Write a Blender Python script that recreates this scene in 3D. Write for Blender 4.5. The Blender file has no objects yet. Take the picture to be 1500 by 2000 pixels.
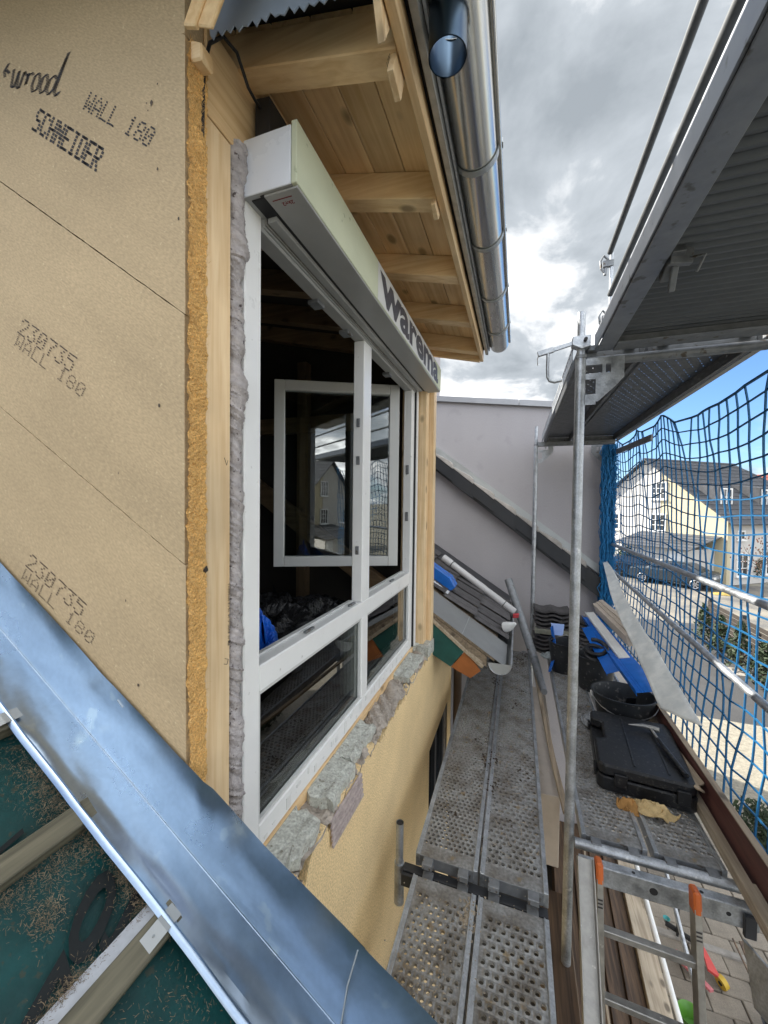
import bpy, bmesh, math, random
from mathutils import Vector, Matrix
R = math.radians
random.seed(7)
S = bpy.context.scene
COL = S.collection

# ------------------------------------------------------------------ camera, sky, sun, exposure
cam = bpy.data.objects.new('camera', bpy.data.cameras.new('camera'))
COL.objects.link(cam)
cam.data.sensor_fit = 'HORIZONTAL'; cam.data.sensor_width = 36.0; cam.data.lens = 18.0
cam.data.clip_start = 0.02; cam.data.clip_end = 2000
yaw, pit, rol = R(19.25), R(1.4), R(0.7)
f = Vector((-math.sin(yaw)*math.cos(pit), math.cos(yaw)*math.cos(pit), -math.sin(pit)))
r = Vector((math.cos(yaw), math.sin(yaw), 0)); u = r.cross(f)
r2 = r*math.cos(rol)+u*math.sin(rol); u2 = u*math.cos(rol)-r*math.sin(rol)
cam.matrix_world = Matrix(((r2.x, u2.x, -f.x, 0), (r2.y, u2.y, -f.y, 0), (r2.z, u2.z, -f.z, 1.8), (0, 0, 0, 1)))
S.camera = cam

SUN_EL, SUN_AZ = R(36), R(25)           # azimuth measured from -X towards +Y
sun_dir = Vector((-math.cos(SUN_AZ)*math.cos(SUN_EL), math.sin(SUN_AZ)*math.cos(SUN_EL), math.sin(SUN_EL)))
sun = bpy.data.objects.new('sun', bpy.data.lights.new('sun', 'SUN')); COL.objects.link(sun)
sun.data.energy = 3.0; sun.data.angle = R(0.6); sun.data.color = (1.0, 0.95, 0.86)
sun.rotation_euler = sun_dir.to_track_quat('Z', 'Y').to_euler()
S.view_settings.view_transform = 'Standard'; S.view_settings.look = 'None'
S.view_settings.exposure = 2.05; S.view_settings.gamma = 1; S.view_settings.use_curve_mapping = False

W = bpy.data.worlds.new('World'); S.world = W; W.use_nodes = True
nt = W.node_tree; nt.nodes.clear()
def N(t, kind, **kw):
    n = t.nodes.new(kind)
    for k, v in kw.items():
        if k in ('operation', 'blend_type', 'data_type', 'noise_dimensions', 'feature', 'wave_type', 'bands_direction', 'wave_profile', 'sky_type', 'sun_disc', 'sun_elevation', 'sun_rotation', 'air_density', 'dust_density', 'ozone_density', 'noise_type', 'distance', 'interpolation_type', 'clamp'):
            setattr(n, k, v)
        else:
            n.inputs[k].default_value = v
    return n
def sky():
    l = nt.links.new
    out = N(nt, 'ShaderNodeOutputWorld'); bg = N(nt, 'ShaderNodeBackground'); bg.inputs['Strength'].default_value = 0.1
    st = N(nt, 'ShaderNodeTexSky', sky_type='NISHITA', sun_disc=False, sun_elevation=SUN_EL)
    st.sun_rotation = math.atan2(sun_dir.x, sun_dir.y)
    st.ozone_density = 2.5; st.dust_density = 0.3
    tc = N(nt, 'ShaderNodeTexCoord')
    sep = N(nt, 'ShaderNodeSeparateXYZ'); l(tc.outputs['Generated'], sep.inputs[0])
    add = N(nt, 'ShaderNodeMath', operation='ADD'); add.inputs[1].default_value = 0.28; l(sep.outputs[2], add.inputs[0])
    mx = N(nt, 'ShaderNodeMath', operation='MAXIMUM'); mx.inputs[1].default_value = 0.05; l(add.outputs[0], mx.inputs[0])
    dx = N(nt, 'ShaderNodeMath', operation='DIVIDE'); l(sep.outputs[0], dx.inputs[0]); l(mx.outputs[0], dx.inputs[1])
    dy = N(nt, 'ShaderNodeMath', operation='DIVIDE'); l(sep.outputs[1], dy.inputs[0]); l(mx.outputs[0], dy.inputs[1])
    cb = N(nt, 'ShaderNodeCombineXYZ'); l(dx.outputs[0], cb.inputs[0]); l(dy.outputs[0], cb.inputs[1])
    n1 = N(nt, 'ShaderNodeTexNoise'); n1.inputs['Scale'].default_value = 1.15; n1.inputs['Detail'].default_value = 9; n1.inputs['Roughness'].default_value = 0.52; n1.inputs['Distortion'].default_value = 0.25
    l(cb.outputs[0], n1.inputs['Vector'])
    n2 = N(nt, 'ShaderNodeTexNoise'); n2.inputs['Scale'].default_value = 2.3; n2.inputs['Detail'].default_value = 10; n2.inputs['Roughness'].default_value = 0.56; n2.inputs['Distortion'].default_value = 0.35
    mp = N(nt, 'ShaderNodeMapping'); mp.inputs['Location'].default_value = (3.1, 1.7, 0.4); l(cb.outputs[0], mp.inputs[0]); l(mp.outputs[0], n2.inputs['Vector'])
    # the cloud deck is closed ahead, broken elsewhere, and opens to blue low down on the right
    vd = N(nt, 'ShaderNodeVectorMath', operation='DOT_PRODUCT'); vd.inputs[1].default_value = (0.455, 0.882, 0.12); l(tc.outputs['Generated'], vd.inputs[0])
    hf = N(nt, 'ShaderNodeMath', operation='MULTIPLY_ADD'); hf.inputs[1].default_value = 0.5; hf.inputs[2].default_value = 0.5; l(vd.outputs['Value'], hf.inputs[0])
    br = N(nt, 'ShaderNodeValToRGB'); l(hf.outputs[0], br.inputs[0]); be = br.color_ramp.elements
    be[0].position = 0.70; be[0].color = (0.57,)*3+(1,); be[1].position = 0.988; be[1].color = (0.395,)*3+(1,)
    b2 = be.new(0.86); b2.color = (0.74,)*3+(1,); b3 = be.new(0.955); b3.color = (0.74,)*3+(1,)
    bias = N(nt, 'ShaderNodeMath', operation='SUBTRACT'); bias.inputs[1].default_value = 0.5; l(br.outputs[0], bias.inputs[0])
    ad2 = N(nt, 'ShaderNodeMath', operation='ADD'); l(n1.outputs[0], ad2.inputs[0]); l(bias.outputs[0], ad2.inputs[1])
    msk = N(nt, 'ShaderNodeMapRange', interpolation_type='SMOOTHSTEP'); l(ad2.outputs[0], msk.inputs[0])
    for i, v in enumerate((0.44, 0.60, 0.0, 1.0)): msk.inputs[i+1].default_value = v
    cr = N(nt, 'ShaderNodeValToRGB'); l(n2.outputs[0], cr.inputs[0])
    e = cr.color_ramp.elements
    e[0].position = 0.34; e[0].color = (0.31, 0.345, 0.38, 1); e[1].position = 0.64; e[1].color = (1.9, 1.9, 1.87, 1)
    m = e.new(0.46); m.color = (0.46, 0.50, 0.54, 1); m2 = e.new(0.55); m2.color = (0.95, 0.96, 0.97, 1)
    # cloud dimmed ahead and brightened out of view, added fill for the shaded walls
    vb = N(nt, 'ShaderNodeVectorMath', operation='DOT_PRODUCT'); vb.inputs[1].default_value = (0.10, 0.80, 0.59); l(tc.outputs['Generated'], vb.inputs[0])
    fill_gain = N(nt, 'ShaderNodeMapRange', interpolation_type='SMOOTHSTEP'); l(vb.outputs['Value'], fill_gain.inputs[0])
    for i, v in enumerate((0.25, 0.85, 7.8, 3.3)): fill_gain.inputs[i+1].default_value = v
    sc = N(nt, 'ShaderNodeMix', data_type='RGBA', blend_type='MULTIPLY'); sc.inputs[0].default_value = 1; l(cr.outputs[0], sc.inputs[6]); l(fill_gain.outputs[0], sc.inputs[7])
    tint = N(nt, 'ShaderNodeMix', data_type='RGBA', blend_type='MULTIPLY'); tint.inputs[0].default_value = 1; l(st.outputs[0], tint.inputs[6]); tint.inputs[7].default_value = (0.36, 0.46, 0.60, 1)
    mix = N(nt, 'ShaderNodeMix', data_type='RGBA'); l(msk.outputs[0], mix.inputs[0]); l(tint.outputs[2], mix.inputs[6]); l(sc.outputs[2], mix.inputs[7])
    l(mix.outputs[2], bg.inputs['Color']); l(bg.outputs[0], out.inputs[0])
sky()

# ------------------------------------------------------------------ materials
MATS = {}
def mat(name, col, rough=0.6, metal=0.0, var=0.12, scale=8.0, stretch=(1, 1, 1), bump=0.0, bscale=120.0, col2=None, cpos=(0.45, 0.65), fine=0.0, fscale=200.0, rvar=0.0, rnd=0.0, spec=0.5, bdist=0.002, trans=0.0, alpha=1.0, specks=None, ior=1.45, tilt=None):
    if name in MATS: return MATS[name]
    m = bpy.data.materials.new(name); m.use_nodes = True; t = m.node_tree; l = t.links.new
    b = t.nodes['Principled BSDF']
    tc = N(t, 'ShaderNodeTexCoord'); mp = N(t, 'ShaderNodeMapping'); mp.inputs['Scale'].default_value = stretch; l(tc.outputs['Object'], mp.inputs[0])
    if tilt is not None: mp.vector_type = 'TEXTURE'; mp.inputs['Rotation'].default_value = (0, tilt, 0)
    n = N(t, 'ShaderNodeTexNoise'); n.inputs['Scale'].default_value = scale; n.inputs['Detail'].default_value = 6; n.inputs['Roughness'].default_value = 0.6; l(mp.outputs[0], n.inputs['Vector'])
    cr = N(t, 'ShaderNodeValToRGB'); l(n.outputs[0], cr.inputs[0])
    c = Vector(col); e = cr.color_ramp.elements
    if col2 is None:
        e[0].position = 0.3; e[1].position = 0.7
        e[0].color = (*(c*(1-var)), 1); e[1].color = (*(c*(1+var)), 1)
    else:
        e[0].position, e[1].position = cpos
        e[0].color = (*c, 1); e[1].color = (*col2, 1)
    last = cr.outputs[0]
    if fine:
        n3 = N(t, 'ShaderNodeTexNoise'); n3.inputs['Scale'].default_value = fscale; n3.inputs['Detail'].default_value = 3; l(mp.outputs[0], n3.inputs['Vector'])
        mr = N(t, 'ShaderNodeMapRange'); l(n3.outputs[0], mr.inputs[0])
        for i, v in enumerate((0.3, 0.7, 1-fine, 1+fine)): mr.inputs[i+1].default_value = v
        mm = N(t, 'ShaderNodeMix', data_type='RGBA', blend_type='MULTIPLY'); mm.inputs[0].default_value = 1; l(last, mm.inputs[6]); l(mr.outputs[0], mm.inputs[7]); last = mm.outputs[2]
    if specks:
        scol, sscale, th = specks
        n4 = N(t, 'ShaderNodeTexNoise'); n4.inputs['Scale'].default_value = sscale; n4.inputs['Detail'].default_value = 4; l(tc.outputs['Object'], n4.inputs['Vector'])
        mr = N(t, 'ShaderNodeMapRange'); l(n4.outputs[0], mr.inputs[0])
        for i, v in enumerate((th, th+0.06, 0, 1)): mr.inputs[i+1].default_value = v
        mm = N(t, 'ShaderNodeMix', data_type='RGBA'); l(mr.outputs[0], mm.inputs[0]); l(last, mm.inputs[6]); mm.inputs[7].default_value = (*scol, 1); last = mm.outputs[2]
    if rnd:
        oi = N(t, 'ShaderNodeObjectInfo'); mr = N(t, 'ShaderNodeMapRange'); l(oi.outputs['Random'], mr.inputs[0])
        for i, v in enumerate((0, 1, 1-rnd, 1+rnd)): mr.inputs[i+1].default_value = v
        mm = N(t, 'ShaderNodeMix', data_type='RGBA', blend_type='MULTIPLY'); mm.inputs[0].default_value = 1; l(last, mm.inputs[6]); l(mr.outputs[0], mm.inputs[7]); last = mm.outputs[2]
    l(last, b.inputs['Base Color'])
    b.inputs['Metallic'].default_value = metal; b.inputs['Roughness'].default_value = rough; b.inputs['Specular IOR Level'].default_value = spec
    b.inputs['IOR'].default_value = ior; b.inputs['Transmission Weight'].default_value = trans; b.inputs['Alpha'].default_value = alpha
    if rvar:
        mr = N(t, 'ShaderNodeMapRange'); l(n.outputs[0], mr.inputs[0])
        for i, v in enumerate((0.3, 0.7, rough-rvar, rough+rvar)): mr.inputs[i+1].default_value = v
        l(mr.outputs[0], b.inputs['Roughness'])
    if bump:
        n2 = N(t, 'ShaderNodeTexNoise'); n2.inputs['Scale'].default_value = bscale; n2.inputs['Detail'].default_value = 4; l(mp.outputs[0], n2.inputs['Vector'])
        bp = N(t, 'ShaderNodeBump'); bp.inputs['Strength'].default_value = bump; bp.inputs['Distance'].default_value = bdist; l(n2.outputs[0], bp.inputs['Height']); l(bp.outputs[0], b.inputs['Normal'])
    MATS[name] = m; return m
def wood(name, col, dark, axis, knots=True, rough=0.55, band=42.0, sc=1.0):
    if name in MATS: return MATS[name]
    m = bpy.data.materials.new(name); m.use_nodes = True; t = m.node_tree; l = t.links.new; b = t.nodes['Principled BSDF']
    st = [1.0, 1.0, 1.0]; st[axis] = 0.05
    tc = N(t, 'ShaderNodeTexCoord'); oi = N(t, 'ShaderNodeObjectInfo')
    off = N(t, 'ShaderNodeVectorMath', operation='ADD'); l(tc.outputs['Object'], off.inputs[0]); l(oi.outputs['Random'], off.inputs[1])
    mp = N(t, 'ShaderNodeMapping'); mp.inputs['Scale'].default_value = st; l(off.outputs[0], mp.inputs[0])
    n = N(t, 'ShaderNodeTexNoise'); n.inputs['Scale'].default_value = band*sc; n.inputs['Detail'].default_value = 5; n.inputs['Roughness'].default_value = 0.55; n.inputs['Distortion'].default_value = 0.5; l(mp.outputs[0], n.inputs['Vector'])
    cr = N(t, 'ShaderNodeValToRGB'); l(n.outputs[0], cr.inputs[0]); e = cr.color_ramp.elements
    e[0].position = 0.36; e[1].position = 0.62; e[0].color = (*dark, 1); e[1].color = (*col, 1)
    n3 = N(t, 'ShaderNodeTexNoise'); n3.inputs['Scale'].default_value = 3.0; n3.inputs['Detail'].default_value = 4; l(off.outputs[0], n3.inputs['Vector'])
    mr = N(t, 'ShaderNodeMapRange'); l(n3.outputs[0], mr.inputs[0])
    for i, v in enumerate((0.3, 0.7, 0.80, 1.12)): mr.inputs[i+1].default_value = v
    mm = N(t, 'ShaderNodeMix', data_type='RGBA', blend_type='MULTIPLY'); mm.inputs[0].default_value = 1; l(cr.outputs[0], mm.inputs[6]); l(mr.outputs[0], mm.inputs[7]); last = mm.outputs[2]
    rr = N(t, 'ShaderNodeMapRange'); l(oi.outputs['Random'], rr.inputs[0])
    for i, v in enumerate((0, 1, 0.86, 1.1)): rr.inputs[i+1].default_value = v
    m3 = N(t, 'ShaderNodeMix', data_type='RGBA', blend_type='MULTIPLY'); m3.inputs[0].default_value = 1; l(last, m3.inputs[6]); l(rr.outputs[0], m3.inputs[7]); last = m3.outputs[2]
    if knots:
        ks = [1.0, 1.0, 1.0]; ks[axis] = 0.6
        mk = N(t, 'ShaderNodeMapping'); mk.inputs['Scale'].default_value = ks; l(off.outputs[0], mk.inputs[0])
        v = N(t, 'ShaderNodeTexVoronoi'); v.inputs['Scale'].default_value = 7.5; l(mk.outputs[0], v.inputs['Vector'])
        k = N(t, 'ShaderNodeMapRange'); l(v.outputs['Distance'], k.inputs[0])
        for i, q in enumerate((0.10, 0.20, 0.92, 0.0)): k.inputs[i+1].default_value = q
        m2 = N(t, 'ShaderNodeMix', data_type='RGBA'); l(k.outputs[0], m2.inputs[0]); l(last, m2.inputs[6]); m2.inputs[7].default_value = (*(Vector(dark)*0.45), 1); last = m2.outputs[2]
    l(last, b.inputs['Base Color']); b.inputs['Roughness'].default_value = rough
    bp = N(t, 'ShaderNodeBump'); bp.inputs['Strength'].default_value = 0.25; bp.inputs['Distance'].default_value = 0.001; l(n.outputs[0], bp.inputs['Height']); l(bp.outputs[0], b.inputs['Normal'])
    MATS[name] = m; return m
def glass(name, tint=(0.9, 0.95, 0.93), refl=0.0):
    m = bpy.data.materials.new(name); m.use_nodes = True; t = m.node_tree; t.nodes.clear(); l = t.links.new
    o = N(t, 'ShaderNodeOutputMaterial'); tr = N(t, 'ShaderNodeBsdfTransparent'); tr.inputs[0].default_value = (*tint, 1)
    gl = N(t, 'ShaderNodeBsdfGlossy'); gl.inputs['Roughness'].default_value = 0.004
    fr = N(t, 'ShaderNodeFresnel'); fr.inputs[0].default_value = 1.5
    ma = N(t, 'ShaderNodeMath', operation='MULTIPLY_ADD'); ma.inputs[1].default_value = 1.7; ma.inputs[2].default_value = refl; l(fr.outputs[0], ma.inputs[0])
    mx = N(t, 'ShaderNodeMixShader'); l(ma.outputs[0], mx.inputs[0]); l(tr.outputs[0], mx.inputs[1]); l(gl.outputs[0], mx.inputs[2]); l(mx.outputs[0], o.inputs[0])
    MATS[name] = m; return m

fibre = mat('fibreboard', (0.485, 0.362, 0.215), 0.85, var=0.12, scale=3.2, stretch=(2.6, 1, 0.8), tilt=R(34), fine=0.15, fscale=200, bump=0.25, bscale=260, bdist=0.0014, specks=((0.62, 0.50, 0.30), 80, 0.645))
fibre_edge = mat('fibre_edge', (0.70, 0.42, 0.145), 0.95, var=0.16, scale=40, fine=0.35, fscale=260, bump=1.0, bscale=180, bdist=0.006)
fluff = mat('fibre_fluff', (0.66, 0.43, 0.18), 0.95, var=0.25, scale=60)
ink = mat('ink', (0.055, 0.05, 0.05), 0.8, var=0.4, scale=120)
inkfaint = mat('ink_faint', (0.10, 0.075, 0.055), 0.8, var=0.4, scale=120)
SP, SPD = (0.86, 0.63, 0.36), (0.72, 0.48, 0.24)
spruceX = wood('spruce_along_x', SP, SPD, 0); spruceY = wood('spruce_along_y', SP, SPD, 1); spruceZ = wood('spruce_along_z', (0.82, 0.62, 0.375), (0.69, 0.475, 0.25), 2)
soffitm = wood('spruce_soffit', (0.90, 0.65, 0.36), (0.76, 0.50, 0.24), 1)
oldwoodY = wood('weathered_along_y', (0.36, 0.28, 0.19), (0.20, 0.15, 0.10), 1); battenm = wood('batten_wood', (0.175, 0.158, 0.108), (0.085, 0.078, 0.052), 1, knots=False)
palewoodY = wood('pale_lath', (0.50, 0.42, 0.31), (0.33, 0.26, 0.18), 1)
brownwood = wood('brown_board', (0.15, 0.092, 0.052), (0.055, 0.034, 0.021), 1, knots=False)
foamm = mat('expanding_foam', (0.40, 0.37, 0.365), 0.8, var=0.25, scale=40, bump=1.0, bscale=90, bdist=0.006, specks=((0.10, 0.08, 0.08), 70, 0.64))
pvc = mat('white_pvc', (0.80, 0.80, 0.785), 0.32, var=0.03, scale=6, rvar=0.05, specks=((0.52, 0.51, 0.49), 38, 0.69))
sashm = mat('sash_pvc', (0.60, 0.605, 0.59), 0.35, var=0.03, scale=6)
gasket = mat('black_gasket', (0.02, 0.02, 0.022), 0.6)
boxwhite = mat('box_white', (0.70, 0.73, 0.78), 0.28, var=0.04, scale=4, rvar=0.06)
boxgrey = mat('box_grey', (0.36, 0.365, 0.36), 0.35, var=0.08, scale=5, rvar=0.08)
boxgreen = mat('box_green', (0.55, 0.575, 0.42), 0.8, var=0.05, scale=5, bump=0.3, bscale=200, specks=((0.30, 0.33, 0.21), 26, 0.67))
labelm = mat('label_white', (0.62, 0.62, 0.60), 0.6, var=0.05); lettm = mat('label_ink', (0.07, 0.065, 0.075), 0.6, var=0.3, scale=40)
redink = mat('red_ink', (0.22, 0.03, 0.03), 0.7)
zinc = mat('zinc_sheet', (0.36, 0.44, 0.535), 0.29, metal=1.0, var=0.03, scale=3.5, rvar=0.03, bump=0.05, bscale=3, bdist=0.015, fine=0.05, fscale=(70), specks=((0.46, 0.53, 0.58), 12, 0.64))  # blue in the base colour stands in for reflected sky
zincold = mat('zinc_flat', (0.44, 0.46, 0.46), 0.5, metal=0.7, var=0.08, scale=6, rvar=0.08)
gutterm = mat('gutter_steel', (0.58, 0.57, 0.53), 0.24, metal=1.0, var=0.06, scale=9, stretch=(1, 0.06, 1), rvar=0.06)
guttin = mat('gutter_inside', (0.08, 0.12, 0.17), 0.3, metal=1.0)
galv = mat('galvanised', (0.44, 0.46, 0.48), 0.46, metal=0.85, var=0.28, scale=16, rvar=0.12, fine=0.14, fscale=110, bump=0.15, bscale=70, specks=((0.66, 0.67, 0.67), 20, 0.66))
galvdark = mat('galvanised_dirty', (0.24, 0.25, 0.26), 0.55, metal=0.6, var=0.25, scale=18, rvar=0.1, specks=((0.13, 0.11, 0.09), 22, 0.62))
deckm = mat('deck_steel', (0.35, 0.35, 0.34), 0.5, metal=0.6, col2=(0.18, 0.16, 0.135), cpos=(0.43, 0.68), scale=7, fine=0.25, fscale=70, bump=0.35, bscale=90, specks=((0.30, 0.235, 0.15), 13, 0.63))
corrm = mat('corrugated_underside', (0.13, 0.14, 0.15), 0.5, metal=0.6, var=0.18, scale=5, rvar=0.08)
alu = mat('aluminium', (0.37, 0.36, 0.335), 0.45, metal=0.7, var=0.2, scale=22, rvar=0.1, specks=((0.70, 0.68, 0.63), 30, 0.68))
membrane = mat('green_membrane', (0.003, 0.040, 0.040), 0.48, var=0.45, scale=6, bump=0.4, bscale=16, bdist=0.01, specks=((0.030, 0.045, 0.035), 60, 0.62))
greenmat = mat('green_sheet', (0.012, 0.085, 0.072), 0.6, var=0.25, scale=7)
memprint = mat('membrane_print', (0.003, 0.006, 0.007), 0.6, var=0.3)
strawm = mat('straw_debris', (0.17, 0.128, 0.08), 0.9, var=0.6, scale=50)
tapem = mat('white_tape', (0.42, 0.44, 0.47), 0.5, var=0.12, scale=30)
plaster = mat('yellow_plaster', (0.80, 0.60, 0.325), 0.9, var=0.09, scale=2.6, fine=0.32, fscale=150, bump=0.7, bscale=300, bdist=0.002)
rough_plaster = mat('broken_mortar', (0.40, 0.35, 0.30), 0.95, var=0.3, scale=25, bump=1, bscale=90, bdist=0.006)
xps = mat('insulation_block', (0.53, 0.54, 0.485), 0.85, col2=(0.40, 0.395, 0.35), cpos=(0.40, 0.62), scale=26, fine=0.3, fscale=110, specks=((0.25, 0.235, 0.19), 55, 0.62), bump=0.6, bscale=90, bdist=0.0025)
lilac = mat('lilac_render', (0.385, 0.365, 0.372), 0.9, var=0.05, scale=1.6, stretch=(1, 1, 0.35), fine=0.08, fscale=160, bump=0.4, bscale=220, specks=((0.36, 0.342, 0.348), 5, 0.62))
capm = mat('parapet_cap', (0.36, 0.36, 0.37), 0.45, metal=0.5, var=0.06)
tilem = mat('anthracite_tile', (0.075, 0.07, 0.07), 0.7, var=0.3, scale=14, rnd=0.25, specks=((0.16, 0.15, 0.14), 30, 0.66))
vergem = mat('verge_tile_top', (0.42, 0.39, 0.355), 0.8, var=0.22, scale=12, rnd=0.12)
anth = mat('anthracite_metal', (0.026, 0.028, 0.032), 0.45, var=0.1)
pipem = mat('grey_plastic_pipe', (0.52, 0.51, 0.50), 0.4, var=0.05, scale=10)
orangem = mat('orange_panel', (0.36, 0.12, 0.03), 0.6, var=0.2, scale=8)
bluepl = mat('blue_film', (0.012, 0.13, 0.50), 0.22, var=0.15, scale=10, rvar=0.05)
whitepl = mat('white_sheet', (0.68, 0.68, 0.66), 0.4, var=0.05)
milky = mat('milky_strip', (0.60, 0.62, 0.60), 0.35, col2=(0.78, 0.78, 0.74), cpos=(0.4, 0.65), scale=9, bump=0.3, bscale=16, bdist=0.004)
blackpl = mat('black_plastic', (0.012, 0.0125, 0.014), 0.42, var=0.3, scale=30, rvar=0.1, bump=0.15, bscale=200, specks=((0.055, 0.052, 0.048), 55, 0.61))
tub = mat('tub_rubber', (0.020, 0.022, 0.024), 0.5, var=0.3, scale=9, specks=((0.11, 0.105, 0.10), 26, 0.62))
wirem = mat('wire', (0.5, 0.5, 0.5), 0.3, metal=1)
beige = mat('beige_board', (0.50, 0.43, 0.36), 0.8, var=0.08, scale=12)
foamyel = mat('yellow_foam', (0.56, 0.41, 0.20), 0.9, var=0.2, scale=30, bump=0.6, bscale=60, bdist=0.006)
redbrown = wood('red_brown_toeboard', (0.145, 0.055, 0.045), (0.07, 0.028, 0.024), 1, knots=False)
net_m = mat('net_blue', (0.003, 0.095, 0.23), 0.6, var=0.2, scale=20)
dirt = mat('dirt', (0.055, 0.04, 0.028), 0.95, var=0.5, scale=80)
orangecap = mat('orange_cap', (0.56, 0.13, 0.03), 0.45, var=0.1)
asphalt = mat('asphalt', (0.055, 0.055, 0.056), 0.9, var=0.2, scale=0.8, fine=0.2, fscale=40, bump=0.3, bscale=80)
sandy = mat('pale_road', (0.21, 0.19, 0.155), 0.9, col2=(0.10, 0.098, 0.095), cpos=(0.42, 0.62), scale=0.55, fine=0.12, fscale=20)
pavem = mat('paver', (0.235, 0.205, 0.165), 0.85, var=0.12, scale=9, rnd=0.28, fine=0.15, fscale=90)
joint = mat('paver_joint', (0.075, 0.07, 0.06), 0.95, var=0.2)
cobble = mat('cobble_field', (0.235, 0.215, 0.17), 0.9, var=0.25, scale=12, fine=0.2, fscale=30)
kerbm = mat('kerb_concrete', (0.30, 0.28, 0.25), 0.9, var=0.2, scale=14)
cream = mat('cream_render', (0.50, 0.44, 0.30), 0.9, var=0.05, scale=1.0); offwhite = mat('white_render', (0.50, 0.48, 0.45), 0.9, var=0.05, scale=1.0)
greyroof = mat('grey_roof_tile', (0.06, 0.062, 0.068), 0.65, var=0.3, scale=3, rnd=0.15); redroof = mat('red_roof_tile', (0.23, 0.07, 0.045), 0.7, var=0.25, scale=3)
whitepaint = mat('white_paint', (0.72, 0.72, 0.70), 0.5, var=0.03); darkglass = mat('dark_pane', (0.02, 0.024, 0.03), 0.06, spec=0.8)
carpaint = mat('car_grey', (0.06, 0.072, 0.085), 0.25, metal=0.6, var=0.03); carblue = mat('car_dark_blue', (0.006, 0.009, 0.018), 0.22, metal=0.3, var=0.03)
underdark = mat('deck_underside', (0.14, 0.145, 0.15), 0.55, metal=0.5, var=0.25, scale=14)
darksteel = mat('dark_steel_tube', (0.09, 0.095, 0.10), 0.6, metal=0.2, var=0.2, scale=30); edgebeam = mat('edge_beam_steel', (0.27, 0.285, 0.31), 0.45, metal=0.75, var=0.2, scale=14, rvar=0.1, specks=((0.16, 0.16, 0.16), 18, 0.62))
rubber = mat('tyre', (0.015, 0.015, 0.015), 0.8); rimm = mat('rim', (0.42, 0.42, 0.43), 0.35, metal=0.8)
leaf = mat('leaf_green', (0.024, 0.042, 0.013), 0.7, var=0.4, scale=3, rnd=0.2); bark = mat('bark', (0.10, 0.075, 0.05), 0.9, var=0.3, scale=20)
fencem = mat('brown_fence', (0.035, 0.027, 0.021), 0.8, var=0.25, scale=6)
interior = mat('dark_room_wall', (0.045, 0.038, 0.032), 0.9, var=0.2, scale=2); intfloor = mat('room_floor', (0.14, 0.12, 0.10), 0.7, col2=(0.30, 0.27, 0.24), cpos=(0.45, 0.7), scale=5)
bagm = mat('black_bag', (0.022, 0.022, 0.024), 0.18, var=0.3, scale=10, bump=0.9, bscale=22, bdist=0.03)
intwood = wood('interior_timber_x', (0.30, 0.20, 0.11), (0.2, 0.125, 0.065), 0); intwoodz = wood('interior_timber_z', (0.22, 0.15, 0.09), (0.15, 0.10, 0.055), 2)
pinkm = mat('pink_deck', (0.52, 0.16, 0.17), 0.4); yellowm = mat('yellow_wheel', (0.55, 0.36, 0.04), 0.5); limem = mat('lime_plastic', (0.09, 0.25, 0.03), 0.35); tealm = mat('teal_plastic', (0.05, 0.3, 0.3), 0.4)
meshmetal = mat('comb_grey', (0.50, 0.50, 0.50), 0.5, metal=0.3, var=0.2, scale=60)
dripm = mat('drip_edge', (0.42, 0.42, 0.40), 0.5, metal=0.4, var=0.2, scale=20)
bitumen = mat('dark_membrane', (0.022, 0.020, 0.019), 0.8)
undersheet = mat('blue_grey_underlay', (0.30, 0.36, 0.45), 0.5, var=0.08, scale=14)
clear = glass('window_glass', (0.86, 0.90, 0.88), 0.02); sashglass = glass('sash_glass', (0.80, 0.86, 0.86), 0.06)

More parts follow.
